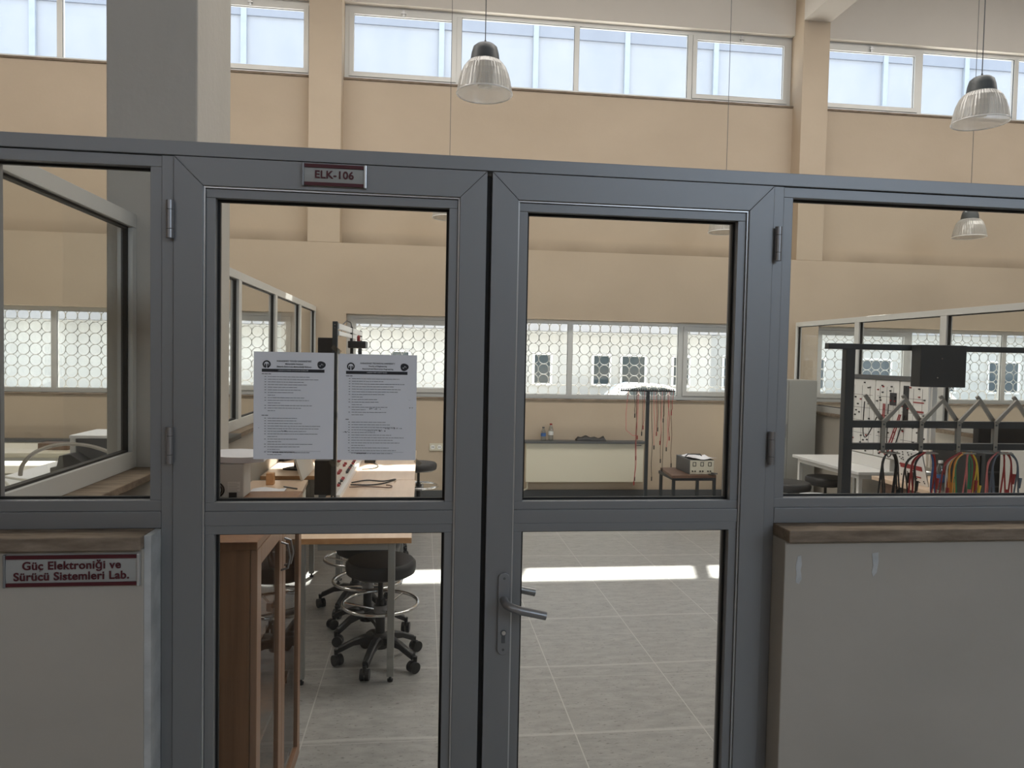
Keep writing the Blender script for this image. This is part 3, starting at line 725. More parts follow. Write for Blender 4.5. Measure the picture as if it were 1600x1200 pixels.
# ================================================================== CABINET WITH GLASS DOORS (left)
def cabinet():
    x0, x1, y0, y1, zt = -.93, -.50, .205, .995, 1.14
    t = thing('display_cabinet', 'brown wooden cabinet with framed glass doors just inside the left door leaf', 'cabinet', ((x0+x1)/2, (y0+y1)/2, 0))
    obj('side_panel', MB().box(x0, x1-.001, y0, y0+.018, .06, zt-.025), 'cabinet_wood', t)
    obj('side_panel', MB().box(x0, x1-.001, y1-.018, y1, .06, zt-.025), 'cabinet_wood', t)
    obj('back_panel', MB().box(x0, x0+.01, y0+.018, y1-.018, .06, zt-.025), 'cabinet_wood', t)
    obj('top_board', MB().box(x0-.01, x1+.022, y0-.01, y1+.01, zt-.025, zt), 'cabinet_wood', t, bevel=.003)
    obj('plinth', MB().box(x0+.02, x1-.03, y0+.01, y1-.01, 0, .06), 'cabinet_wood', t)
    for z in (.40, .75): obj('shelf', MB().box(x0+.01, x1-.02, y0+.018, y1-.018, z, z+.018), 'cabinet_wood', t)
    obj('bottom_board', MB().box(x0+.01, x1-.02, y0+.018, y1-.018, .06, .08), 'cabinet_wood', t)
    ym = (y0+y1)/2
    for a, b, hy in ((y0+.002, ym-.002, ym-.03), (ym+.002, y1-.002, ym+.03)):
        d = MB(); z0, z1 = .065, zt-.028; w_ = .055; X0, X1 = x1, x1+.02
        d.box(X0, X1, a, a+w_, z0, z1).box(X0, X1, b-w_, b, z0, z1).box(X0, X1, a+w_, b-w_, z0, z0+w_).box(X0, X1, a+w_, b-w_, z1-w_, z1)
        do = obj('cabinet_door', d, 'cabinet_frame', t, bevel=.002)
        obj('door_pane', MB().box(X0+.007, X0+.012, a+w_-.004, b-w_+.004, z0+w_-.004, z1-w_+.004), 'glass', do)
        obj('handle', MB().tube([(X1, hy, .945), (X1+.022, hy, .952), (X1+.030, hy, .99), (X1+.022, hy, 1.035), (X1, hy, 1.042)], .0042, 8), 'steel', do, smooth=True)
    return t
cabinet()
for i, (yy, zz, hh, nm, lab, mm) in enumerate(((.36, .08, .16, 'storage_box', 'pale box on the bottom of the glass-door cabinet', 'lightgrey'), (.70, .418, .14, 'storage_box', 'dark box on the middle shelf of the glass-door cabinet', 'darkgrey'), (.38, .768, .13, 'storage_box', 'white box on the upper shelf of the glass-door cabinet', 'white'))):
    tag(obj(nm, MB().box(-.85, -.62, yy-.09, yy+.09, zz, zz+hh), mm, bevel=.004), lab, 'box')

# power supply on the cabinet with papers on it
def supply():
    t = thing('power_supply', 'grey bench power supply on the cabinet, its fan and label facing the door', 'power supply', (-.80, .98, 1.141))
    x0, x1, y0, y1, z0, z1 = -.94, -.675, .86, .975, 1.141, 1.272
    obj('case', MB().box(x0, x1, y0, y1, z0, z1), 'lightgrey', t, bevel=.004)
    c = (-.787, y0-.001, 1.172)
    fg = MB()
    for r in (.012, .022, .032, .040): fg.tube([(c[0]+r*math.cos(a*PI/12), c[1]-.001, c[2]+r*.78*math.sin(a*PI/12)) for a in range(24)], .0032, 5, closed=True)
    obj('fan_grille', fg, 'black', t)
    obj('rating_label', MB().box(-.733, -.688, y0-.0012, y0-.0001, 1.166, 1.203), 'white', t)
    lb = MB()
    for k in range(5): lb.box(-.731, -.731+(.04 if k % 2 else .033), y0-.0016, y0-.0012, 1.171+k*.0065, 1.1722+k*.0065)
    obj('label_print', lb, 'grey', t)
    obj('mains_inlet', MB().box(-.728, -.700, y0-.006, y0, 1.142, 1.162), 'black', t)
supply()
def paper(label, x0, x1, y0, y1, z, th=.002, amp=.004, seed=1, group=None, name='paper_sheet', cat='paper', m_='paper'):
    rnd = random.Random(seed); n = 8; ph = rnd.uniform(0, 6)
    g = [[(x0+(x1-x0)*i/n, y0+(y1-y0)*j/n, z+th+amp*(1+math.sin(ph+i*.9+j*.5))*.5*(1 if (i in (0, n) or j in (0, n)) else .6)) for j in range(n+1)] for i in range(n+1)]
    return tag(obj(name, MB().sheet(g, th), m_, smooth=False), label, cat, group)
paper('thick bundle of white papers lying on the grey power supply', -.95, -.60, .855, 1.06, 1.274, .022, .008, 2, name='paper_bundle')
tag(obj('black_folder', MB().box(-1.22, -1.10, 2.3, 2.6, 1.170, 1.20), 'black', bevel=.003), 'black folder under white papers on the sill of the left partition', 'folder')

# ================================================================== LEFT BENCH (desk row along the left)
def desk(label, x0, x1, y0, y1, zt, rz=0, name='work_desk', top='beech_top', edge='beech_edge', legm='grey', legs=((.13, .03), (.13, .03)), at=None, group=None, th=.03, inset=.10):
    cx, cy = (x0+x1)/2, (y0+y1)/2
    t = thing(name, label, 'desk', (cx, cy, 0), rz, group)
    hx, hy = (x1-x0)/2, (y1-y0)/2
    obj('top', MB().box(-hx, hx, -hy, hy, zt-th, zt), top, t, bevel=.002, local=True)
    obj('edge_band', MB().box(-hx-.001, hx+.001, -hy-.0015, -hy+.002, zt-th+.001, zt-.002), edge, t, local=True)
    for sx in (-1, 1):
        for s2 in (-1, 1):
            lx = sx*(hx-(.10 if sx > 0 else inset)); ly = s2*(hy-.045)
            lo_ = obj('leg', MB().box(lx-.018, lx+.018, ly-.018, ly+.018, .03, zt-th), legm, t, bevel=.003, local=True)
            obj('levelling_foot', MB().lathe([(.014, .0), (.016, .012), (.007, .014), (.007, .03)], (lx, ly, 0), 14), 'black', lo_, local=True)
    obj('under_frame', MB().box(-hx+.1, hx-.1, -hy+.03, -hy+.055, zt-th-.04, zt-th).box(-hx+.1, hx-.1, hy-.055, hy-.03, zt-th-.04, zt-th), legm, t, local=True)
    return t
desk('light beech work desk with grey metal legs, nearest the door', -.62, -.048, 1.72, 3.45, .765, inset=.02)
desk('light beech work desk crossed by a sun stripe, end to end beyond the nearest desk', -.62, -.055, 3.46, 5.15, .765, inset=.02)
desk('beech desk set askew by the left partition, with papers on it', -1.19, -.79, 2.55, 3.36, .78, math.radians(4))
def trainer_rack():
    t = thing('trainer_rack', 'black upright trainer rack with white rails and socket panels along the left desks', 'equipment rack', (-.55, 3.5, .766))
    for y in (2.66, 4.46):
        u = obj('upright', MB().box(-.567, -.537, y-.02, y+.02, .766, 1.90), 'blackmetal', t, bevel=.002)
        bo = MB()
        for z in (.80, 1.47, 1.86, 1.88): bo.lathe([(.003, y-.0215), (.003, y-.0199)], (-.552, 0, z), 8, 'y')
        obj('bolt', bo, 'chrome', u)
    for z0, z1 in ((1.855, 1.89), (1.815, 1.842)): obj('rail', MB().box(-.552, -.530, 2.68, 4.44, z0, z1), 'whitelam', t)
    obj('rail', MB().box(-.552, -.515, 2.68, 4.44, .768, .80), 'whitelam', t)
    obj('rail', MB().box(-.552, -.530, 2.68, 4.44, 1.30, 1.325), 'whitelam', t)
    rnd = random.Random(4)
    for k, (y0, y1) in enumerate(((2.69, 3.10), (3.105, 3.52), (3.525, 3.94), (3.945, 4.43))):
        for (z0, z1) in ((.805, 1.295), (1.33, 1.70)):
            if z0 > 1.3 and k in (1, 3): continue
            p = obj('socket_panel', MB().box(-.548, -.538, y0, y1, z0, z1), 'lightgrey', t)
            j = {'black': MB(), 'red': MB()}
            for a in range(7):
                for b in range(6):
                    if rnd.random() < .6:
                        j['red' if rnd.random() < .45 else 'black'].lathe([(.011, -.538), (.008, -.520)], (0, y0+.04+(y1-y0-.08)*a/6, z0+.05+(z1-z0-.1)*b/5), 10, 'x')
            obj('sockets', j['black'], 'black', p); obj('sockets', j['red'], 'red', p)
trainer_rack()
tag(obj('speaker_box', MB().box(-.70, -.58, 2.86, 3.05, .767, .995), 'black', bevel=.004), 'black box standing at the rack foot just below the gap between the notices', 'box')
def clip_box():
    t = thing('meter_box', 'black box held at the top of the trainer rack beside its upright', 'box', (-.60, 2.9, 1.70))
    obj('case', MB().box(-.675, -.570, 2.78, 2.92, 1.66, 1.80), 'black', t, bevel=.004)
    obj('mounting_arm', MB().box(-.60, -.538, 2.70, 2.79, 1.69, 1.73), 'black', t)
clip_box()
def clamp_lamp():
    t = thing('instrument', 'small black instrument with a red knob on the top rail of the trainer rack', 'instrument', (-.50, 3.6, 1.843))
    obj('case', MB().box(-.56, -.43, 3.5, 3.72, 1.742, 1.795), 'black', t, bevel=.006)
    obj('stem', MB().box(-.545, -.527, 3.52, 3.54, 1.795, 1.90), 'black', t)
    obj('knob', MB().lathe([(.012, 1.795), (.012, 1.83), (.006, 1.84)], (-.49, 3.6, 0), 14), 'red', t)
    obj('cable', MB().tube([(-.535, 3.53, 1.90), (-.54, 3.5, 1.93), (-.56, 3.42, 1.94), (-.58, 3.3, 1.90), (-.585, 3.25, 1.82)], .004, 6), 'darkgrey', t)
    obj('support', MB().box(-.552, -.53, 3.6, 3.64, 1.70, 1.742), 'black', t)
clamp_lamp()
def loop(name, label, pts, r, m_, cat='cable', group=None, smooth_n=6):
    # Catmull-Rom through the points
    P_ = [Vector(p) for p in pts]; out = []
    for i in range(len(P_)-1):
        p0 = P_[max(i-1, 0)]; p1 = P_[i]; p2 = P_[i+1]; p3 = P_[min(i+2, len(P_)-1)]
        for k in range(smooth_n):
            u = k/smooth_n
            out.append(.5*((2*p1)+(p2-p0)*u+(2*p0-5*p1+4*p2-p3)*u*u+(3*p1-p0-3*p2+p3)*u**3))
    out.append(P_[-1])
    return tag(obj(name, MB().tube(out, r, 6), m_, smooth=True), label, cat, group)
z = .772
loop('power_cable', 'black looped cable lying on the near light desk by the rack', [(-.50, 3.30, z), (-.40, 3.40, z), (-.28, 3.36, z), (-.20, 3.44, z), (-.205, 3.36, z+.006), (-.28, 3.26, z), (-.38, 3.2, z), (-.50, 3.22, z)], .005, 'black')
loop('power_cable', 'brown-black cable tail curling on the desk beside the looped cable', [(-.50, 3.12, z), (-.40, 3.14, z), (-.30, 3.12, z), (-.22, 3.10, z), (-.21, 3.17, z), (-.25, 3.2, z)], .004, 'walnut')
tag(obj('adapter', MB().box(-.49, -.40, 4.30, 4.42, .766, .80), 'black', bevel=.004), 'black adapter brick on the far desk against the rack', 'adapter')
loop('power_cable', 'thin cable looping from the black adapter brick on the far desk', [(-.42, 4.29, z), (-.36, 4.1, z), (-.40, 3.95, z), (-.48, 3.92, z)], .004, 'black')
paper('crumpled white paper sheet on the askew desk', -1.12, -.90, 2.66, 3.0, .781, .003, .012, 3)
tag(obj('pen', MB().tube([(-.93, 3.06, .787), (-.83, 2.98, .787)], .005, 8), 'darkgrey', smooth=True), 'dark pen on the askew desk beside the crumpled paper', 'pen')
tag(obj('wooden_block', MB().box(-1.07, -1.02, 3.16, 3.22, .781, .86), 'beech_edge', bevel=.002), 'small wooden block on the askew desk behind the papers', 'block')
def monitor(name, label, x, y, z0, w_, h, rz, screen='black', base=True):
    t = thing(name, label, 'monitor', (x, y, z0), rz)
    if base:
        obj('base', MB().box(-.10, .10, -.07, .07, 0, .012), 'black', t, bevel=.003, local=True)
        obj('stem', MB().box(-.02, .02, -.01, .02, .012, .12), 'black', t, local=True)
        b_ = .08
    else: b_ = 0
    obj('housing', MB().box(-w_/2, w_/2, -.02, .03, b_, b_+h), 'black', t, bevel=.006, local=True)
    obj('screen', MB().box(-w_/2+.015, w_/2-.015, -.022, -.0195, b_+.018, b_+h-.015), screen, t, local=True)
    return t
monitor('computer_monitor', 'black computer monitor edge-on among the desks below the Turkish notice', -.98, 3.9, .781, .42, .26, math.radians(65))
desk('beech desk standing against the left partition further back', -1.19, -.72, 3.55, 5.2, .78)
tag(obj('equipment_panel', MB().box(-.86, -.845, 3.32, 3.9, .782, 1.08, rot=Matrix.Rotation(math.radians(-18), 3, 'Y'), at=(-.85, 3.6, .782)), 'lightgrey'), 'grey perforated panel leaning between the left desks', 'panel')
tag(obj('black_case', MB().box(-1.17, -.97, 4.4, 4.7, .781, .98), 'black', bevel=.004), 'black case on the desk against the left partition further back', 'case')
paper('white papers draped on the black case further back by the left partition', -1.19, -.95, 4.35, 4.7, .982, .012, .01, 6, name='paper_bundle')

# ================================================================== FAR WALL ITEMS
def radiator():
    x0, x1 = 1.235, 2.685
    t = thing('panel_radiator', 'cream panel radiator with a dark top shelf under the far window', 'radiator', ((x0+x1)/2, 6.62, .2))
    obj('panel', MB().box(x0, x1, 6.57, 6.66, .20, .672), 'cream', t, bevel=.006)
    obj('top_shelf', MB().box(x0-.02, x1+.02, 6.53, 6.695, .674, .70), 'darkgrey', t, bevel=.002)
    obj('wall_bracket', MB().box(x0+.2, x0+.24, 6.66, 6.70, .3, .6).box(x1-.24, x1-.2, 6.66, 6.70, .3, .6), 'white', t)
    obj('nameplate', MB().box(x1-.10, x1-.03, 6.568, 6.5705, .645, .655), 'darkgrey', t)
    obj('supply_pipe', MB().tube([(x0+.03, 6.62, .20), (x0+.03, 6.62, .12), (x0-.02, 6.63, .09), (x0-.10, 6.64, .10), (x0-.12, 6.66, .05), (x0-.12, 6.66, .0)], .011, 10), 'cream', t, smooth=True)
radiator()
def radiator2():
    t = thing('panel_radiator', 'cream panel radiator seen low through the left fixed glass', 'radiator', (-4.5, 6.62, .2))
    obj('panel', MB().box(-5.4, -3.75, 6.57, 6.66, .20, .655), 'cream', t, bevel=.006)
    obj('top_shelf', MB().box(-5.42, -3.73, 6.53, 6.695, .657, .685), 'darkgrey', t)
    obj('wall_bracket', MB().box(-5.2, -5.16, 6.66, 6.70, .3, .6).box(-4, -3.96, 6.66, 6.70, .3, .6), 'white', t)
radiator2()
def bottle(label, x, y, z, cap, lab, h=.19, r=.031):
    t = thing('water_bottle', label, 'bottle', (x, y, z))
    obj('body', MB().lathe([(0, z), (r*.9, z), (r, z+.01), (r, z+h*.62), (r*.85, z+h*.72), (r*.42, z+h*.9), (r*.42, z+h*.94), (0, z+h*.94)], (x, y, 0), 20), 'bottle', t, smooth=True)
    obj('cap', MB().lathe([(0, z+h*.92), (r*.5, z+h*.92), (r*.5, z+h), (0, z+h)], (x, y, 0), 14), cap, t)
    obj('paper_label', MB().lathe([(r+.0006, z+h*.32), (r+.0006, z+h*.55)], (x, y, 0), 20), lab, t)
bottle('small water bottle with a dark cap and blue label on the radiator shelf', 1.445, 6.6, .7005, 'darkgrey', 'blue', .165)
bottle('taller water bottle with a red cap on the radiator shelf', 1.54, 6.62, .7005, 'red', 'lightgrey', .205)
def cloth():
    rnd = random.Random(9); mb = MB(); n = 16
    g = [[(1.85+.36*i/n, 6.56+.11*j/8, .7005+.012+.05*math.sin(PI*j/8)**.5*(.75+.35*math.sin(i*.9)*math.cos(i*.4+1))*(1 if 0 < i < n else .2)) for j in range(9)] for i in range(n+1)]
    tag(obj('dark_cloth', mb.sheet(g, .012), 'blackmat', smooth=True), 'crumpled dark cloth lying on the radiator shelf', 'cloth')
cloth()
def socket():
    t = thing('wall_socket', 'double white electrical socket on the far wall by the stool', 'socket', (.155, 6.69, .60))
    obj('plate', MB().box(.085, .245, 6.688, 6.70, .56, .65), 'cream', t, bevel=.003)
    for x in (.125, .205):
        k = obj('socket_insert', MB().lathe([(.026, 6.684), (.026, 6.690)], (x, 0, .605), 20, 'y'), 'white', t)
        obj('socket_hole', MB().lathe([(.006, 6.682), (.006, 6.6845)], (x-.009, 0, .605), 8, 'y').lathe([(.006, 6.682), (.006, 6.6845)], (x+.009, 0, .605), 8, 'y'), 'black', k)
socket()
# small walnut side table with a bench supply on it
def side_table():
    t = thing('side_table', 'small brown side table on black square legs beside the lead stand', 'table', (2.85, 5.8, 0))
    z = .49; A = (2.60, 5.30); B = (3.10, 5.34); Cc = (3.14, 5.90); D = (2.66, 5.86)
    obj('table_top', MB().prism([A, B, Cc, D], 'z', z-.028, z), 'walnut', t)
    obj('frame_rail', MB().box(2.62, 3.08, 5.335, 5.355, z-.06, z-.029).box(2.66, 3.1, 5.83, 5.85, z-.06, z-.029).box(2.63, 2.65, 5.35, 5.83, z-.06, z-.029).box(3.08, 3.10, 5.35, 5.83, z-.06, z-.029), 'blackmetal', t)
    for x, y in ((2.635, 5.345), (3.085, 5.355), (3.09, 5.84), (2.665, 5.84)):
        obj('leg', MB().box(x-.015, x+.015, y-.015, y+.015, 0, z-.028), 'blackmetal', t)
side_table()
def bench_supply():
    t = thing('bench_supply', 'beige fronted bench supply with three meters, on the small brown table', 'power supply', (2.97, 5.6, .4905))
    x0, x1, y0, y1, z0, z1 = 2.82, 3.09, 5.38, 5.80, .4905, .645
    R = Matrix.Rotation(math.radians(0), 3, 'Z')
    obj('case', MB().box(x0, x1, y0, y1, z0, z1), 'darkgrey', t, bevel=.003)
    obj('front_panel', MB().box(x0+.004, x1-.004, y0-.004, y0, z0+.004, z1-.004), 'cream', t)
    m_ = MB(); k_ = MB()
    for i in range(3):
        cx = x0+.05+i*.085
        ring4(m_, cx-.018, cx+.018, z0+.088, z0+.132, .005, y0-.007, y0-.004, mitre=False)
        for j in (-.02, .008): k_.lathe([(.0075, y0-.014), (.0075, y0-.004)], (cx+j, 0, z0+.035), 10, 'y')
    obj('meter', m_, 'black', t); obj('knob', k_, 'black', t)
    obj('carry_handle', MB().tube([(x0+.02, 5.58, z1), (x0+.05, 5.58, z1+.035), (x1-.08, 5.58, z1+.035), (x1-.05, 5.58, z1)], .006, 8), 'black', t, smooth=True)
bench_supply()
paper('open white sheet of paper draped over the bench supply', 2.84, 3.11, 5.37, 5.70, .648, .002, .022, 8)
loop('power_cable', 'dark cable bundled at the edge of the small brown table', [(3.02, 5.36, .495), (3.06, 5.33, .50), (3.10, 5.34, .505), (3.05, 5.35, .51), (3.12, 5.36, .50)], .007, 'black')

# lead stand: T-shaped post with hanging test leads
def lead_stand():
    x, y = 2.475, 5.8
    t = thing('lead_stand', 'tall black T-shaped stand with a notched crossbar for hanging test leads', 'stand', (x, y, 0))
    obj('base_plate', MB().lathe([(.0, 0), (.13, 0), (.13, .012), (.03, .02), (0, .02)], (x, y, 0), 28), 'blackmetal', t)
    obj('post_foot', MB().lathe([(.032, .02), (.028, .16), (.02, .17)], (x, y, 0), 20), 'walnut', t)
    obj('post', MB().box(x-.017, x+.017, y-.017, y+.017, .15, 1.345), 'blackmetal', t)
    c = MB().box(x-.31, x+.31, y-.012, y+.012, 1.345, 1.36)
    for k in range(30):
        xx = x-.30+k*.0205; c.lathe([(.006, 1.36), (.0065, 1.378)], (xx, y, 0), 8).box(xx-.003, xx+.003, y-.05, y+.05, 1.352, 1.358)
    obj('notched_crossbar', c, 'black', t)
    rnd = random.Random(12); cols = [('dark red', 'red'), ('black', 'black'), ('brown', 'walnut'), ('pale red', 'pink')]
    xs_ = [-.235, -.17, -.145, -.13, -.115, -.07, -.05, .03, .055, .085, .10, .135, .155, .17, .185, .215, .235, .25, .28]
    lens = [.48, .25, .72, 1.0, .95, .45, .38, .95, .60, .45, .40, .75, .55, .85, .30, .50, .62, .80, .22]
    for i, (dx, L_) in enumerate(zip(xs_, lens)):
        c_ = cols[i % 3] if i % 4 else cols[3]
        X = x+dx; s = rnd.uniform(-.02, .03); yy = y-.04
        pts = [(X, yy, 1.352), (X+s*.3, yy, 1.352-L_*.3), (X+s, yy-.01, 1.352-L_*.6), (X+s*.6, yy-.01, 1.352-L_*.85), (X+s*1.2, yy, 1.352-L_)]
        if i == 0: pts = [(X, yy, 1.352), (X-.02, yy, 1.1), (X-.015, yy, .92), (X+.06, yy, .86), (X+.115, yy, .86)]
        side = 'near the left tip' if dx < -.12 else 'left of the post' if dx < 0 else 'just right of the post' if dx < .12 else 'near the right tip'
        t2 = thing('test_lead', '%s test lead on the T-shaped stand, hanging %s' % (c_[0], side), 'cable', (X, yy, 1.352), group='%s test leads hanging %s of the crossbar' % (c_[0], side))
        P_ = [Vector(p) for p in pts]; out = []
        for a in range(len(P_)-1):
            for k in range(4): out.append(P_[a].lerp(P_[a+1], k/4))
        out.append(P_[-1])
        obj('lead', MB().tube(out, .0032, 5), c_[1], t2, smooth=True)
        e = P_[-1]; obj('plug', MB().tube([e+Vector((0, 0, .0)), e+Vector((0, 0, -.045))], .0065, 8), 'black' if i % 3 else 'red', t2)
lead_stand()

# ================================================================== RIGHT SIDE
def grey_cabinet():
    t = thing('storage_cabinet', 'grey metal storage cabinet standing near the far wall behind the stools', 'cabinet', (4.15, 6.05, 0))
    obj('body', MB().box(3.78, 4.47, 5.82, 6.25, .05, 1.50), 'grey', t, bevel=.004)
    for a, b in ((3.785, 4.123), (4.127, 4.465)): 
        d = obj('cabinet_door', MB().box(a, b, 5.80, 5.82, .06, 1.49), 'grey', t, bevel=.002)
    obj('plinth', MB().box(3.80, 4.45, 5.84, 6.23, 0, .05), 'darkgrey', t)
    obj('door_handle', MB().box(4.09, 4.105, 5.785, 5.80, .85, 1.0), 'steel', t)
grey_cabinet()
def white_table():
    t = thing('white_table', 'white topped table with white frame behind the stools on the right', 'table', (4.15, 4.5, 0))
    obj('table_top', MB().box(3.80, 4.52, 3.92, 5.07, .722, .75), 'whitelam', t, bevel=.004)
    obj('frame_rail', MB().box(3.84, 3.87, 3.97, 5.02, .68, .721).box(4.45, 4.48, 3.97, 5.02, .68, .721).box(3.87, 4.45, 3.97, 4.0, .68, .721).box(3.87, 4.45, 4.99, 5.02, .68, .721), 'white', t)
    for x, y in ((3.855, 3.985), (3.855, 5.005), (4.465, 3.985), (4.465, 5.005)):
        obj('leg', MB().box(x-.018, x+.018, y-.018, y+.018, 0, .72), 'white', t, bevel=.002)
white_table()
def board_panel():
    t = thing('circuit_trainer', 'large white circuit trainer board printed with diagrams and sockets, behind the rack', 'trainer board', (4.15, 3.95, .75))
    x = 4.10
    obj('base_box', MB().box(x, x+.30, 3.93, 4.55, .7505, .86), 'white', t, bevel=.004)
    obj('back_frame', MB().box(x+.02, x+.06, 3.45, 4.58, .861, 1.56), 'lightgrey', t)
    obj('top_beam', MB().box(x-.01, x+.07, 3.42, 4.60, 1.561, 1.60), 'darkgrey', t)
    rnd = random.Random(21)
    for i, (y0, y1) in enumerate(((4.18, 4.56), (3.84, 4.17), (3.47, 3.83))):
        p = obj('module', MB().box(x, x+.019, y0, y1, .87, 1.555), 'white', t)
        ln = MB(); dk = MB(); rd = MB()
        for k in range(5):
            zz = .93+k*.12; ln.box(x-.0012, x-.0002, y0+.03, y1-.03, zz, zz+.003)
        for k in range(3):
            yy = y0+.07+k*(y1-y0-.14)/2; ln.box(x-.0012, x-.0002, yy, yy+.003, .90, 1.5)
        for k in range(34):
            yy = y0+.03+(y1-y0-.06)*rnd.random(); zz = .89+.64*rnd.random()
            (rd if rnd.random() < .25 else dk).box(x-.010, x-.0005, yy-.008, yy+.008, zz-.006, zz+.006)
        if i == 1: dk.box(x-.004, x-.0005, y0+.03, y0+.12, 1.34, 1.45)
        if i == 2: dk.box(x-.004, x-.0005, y1-.12, y1-.05, 1.20, 1.52); rd.box(x-.004, x-.0005, y0+.05, y0+.18, 1.30, 1.315).box(x-.004, x-.0005, y0+.05, y0+.18, 1.38, 1.39)
        obj('diagram_lines', ln, 'darkgrey', p); obj('sockets', dk, 'black', p); obj('sockets', rd, 'red', p)
    for y, m_, l_ in ((4.0, 'red', .5), (3.95, 'black', .52), (4.3, 'black', .35), (4.02, 'red', .46)):
        pts = []
        for k in range(13):
            a = k/12; pts.append((x-.02-.06*math.sin(PI*a), y-.22*a, 1.35-.5*math.sin(PI*a)*l_*1.6-.08*a))
        obj('patch_lead', MB().tube(pts, .005, 6), m_, t, smooth=True)
board_panel()
ob = desk('orange beech bench with a dark front panel behind the hanging cables', 3.68, 4.50, 2.2, 3.55, .78, 0)
obj('modesty_panel', MB().box(3.73, 3.745, 2.26, 3.50, .05, .745), 'walnut', ob, label='dark brown front panel')
def lean_panel():
    t = thing('breadboard_panel', 'white test board with red marks leaning on the orange bench', 'test board', (3.62, 3.0, .781))
    R = Matrix.Rotation(math.radians(-14), 3, 'Y')
    at = (3.80, 3.1, .782)
    obj('board', MB().box(3.79, 3.80, 3.02, 3.34, .782, 1.05, rot=R, at=at), 'whitelam', t)
    mk = MB().box(3.786, 3.7895, 3.05, 3.30, .90, .935, rot=R, at=at).box(3.786, 3.7895, 3.08, 3.2, .84, .85, rot=R, at=at)
    obj('red_mark', mk, 'red', t)
    rnd = random.Random(2); d = MB()
    for k in range(26):
        a, b = rnd.uniform(3.04, 3.32), rnd.uniform(.80, 1.03); d.box(3.786, 3.7895, a-.005, a+.005, b-.004, b+.004, rot=R, at=at)
    obj('socket_dots', d, 'black', t)
lean_panel()
def black_unit():
    t = thing('inverter_cabinet', 'large black equipment case standing behind the hanging cables', 'equipment case', (4.05, 2.6, .781))
    obj('case', MB().box(3.78, 4.42, 2.46, 2.98, .781, 1.11), 'blackmetal', t, bevel=.004)
    obj('front_bezel', MB().box(3.77, 3.779, 2.50, 2.94, .80, 1.09), 'black', t)
    obj('vent_rail', MB().box(3.80, 4.40, 2.452, 2.459, .98, .99).box(3.80, 4.40, 2.452, 2.459, .88, .89), 'darkgrey', t)
black_unit()
monitor('computer_monitor', 'black monitor standing on the large equipment case behind the rack', 4.17, 2.75, 1.111, .50, .19, math.radians(6), base=False)
def tower():
    t = thing('computer_tower', 'light grey computer tower at the far right behind the yellow cables', 'computer', (4.0, 2.35, .781))
    obj('case', MB().box(3.86, 4.05, 2.22, 2.43, .781, 1.16), 'lightgrey', t, bevel=.004)
    obj('front_bezel', MB().box(3.87, 4.04, 2.205, 2.219, .79, 1.15), 'white', t)
    obj('drive_bay', MB().box(3.88, 4.03, 2.20, 2.2045, 1.09, 1.12).box(3.88, 4.03, 2.20, 2.2045, 1.03, 1.06), 'grey', t)
tower()
bottle('clear water bottle with a blue label on the orange bench behind the cables', 3.73, 2.82, .781, 'white', 'blue', .23, .033)

# cable rack
def cable_rack():
    Y = 1.6
    t = thing('cable_rack', 'dark steel rack with two rails of V-shaped cable hooks behind the right fixed glass', 'rack', (2.9, Y, 0))
    def post(x):
        obj('post', MB().box(x-.026, x+.026, Y-.02, Y+.02, .03, 1.806), 'blackmetal', t, bevel=.002)
    post(2.232); post(3.95)
    obj('top_rail', MB().box(2.105, 4.1, Y-.022, Y+.018, 1.775, 1.8055), 'blackmetal', t, bevel=.002)
    obj('hook_rail', MB().box(2.259, 3.923, Y-.018, Y+.018, 1.362, 1.399), 'blackmetal', t)
    obj('hook_rail', MB().box(2.259, 3.923, Y-.018, Y+.018, 1.245, 1.279), 'blackmetal', t)
    obj('foot', MB().box(2.19, 2.27, Y-.3, Y+.3, 0, .03), 'blackmetal', t); obj('foot', MB().box(3.91, 3.99, Y-.3, Y+.3, 0, .03), 'blackmetal', t)
    obj('low_rail', MB().box(2.259, 3.923, Y-.018, Y+.018, .25, .29), 'blackmetal', t)
    for k in range(6):
        x = 2.432+k*.2185
        for s, dx, nm in ((-1, .115, 1), (1, -.105, 1)):
            ys = Y+s*.0185; y0, y1 = min(ys, ys+s*.004), max(ys, ys+s*.004)
            xx = x if s < 0 else x+.02
            h = MB().box(xx-.012, xx+.012, y0, y1, 1.235, 1.405)
            h.prism([(xx-.011, 1.40), (xx+.011, 1.39), (xx+dx+.010, 1.395+.115), (xx+dx-.004, 1.395+.125), (xx+dx-.012, 1.395+.118)] if dx > 0 else [(xx+.011, 1.40), (xx-.011, 1.39), (xx+dx-.010, 1.395+.135), (xx+dx+.004, 1.395+.145), (xx+dx+.012, 1.395+.138)], 'y', y0-.004, y1+.004)
            if s < 0: h.box(xx-.012, xx+.065, y0-.05, y1, 1.229, 1.236)
            ho = obj('hook', h, 'bracket', t, bevel=.001)
            bo = MB()
            for z in (1.381, 1.262): bo.lathe([(.0055, Y+s*.026), (.0055, Y+s*.022)], (xx, 0, z), 10, 'y')
            obj('bolt', bo, 'darkgrey', ho)
cable_rack()
def rack_box():
    t = thing('control_box', 'black sheet metal box hung on the top rail of the cable rack', 'box', (2.70, 1.6, 1.59))
    obj('case', MB().box(2.572, 2.832, 1.50, 1.576, 1.585, 1.806), 'blackmetal', t, bevel=.003)
    b = MB()
    for z in (1.735, 1.635): b.lathe([(.004, 1.496), (.004, 1.501)], (2.69 - (z < 1.7)*.022, 0, z), 10, 'y')
    obj('rivet', b, 'chrome', t)
rack_box()
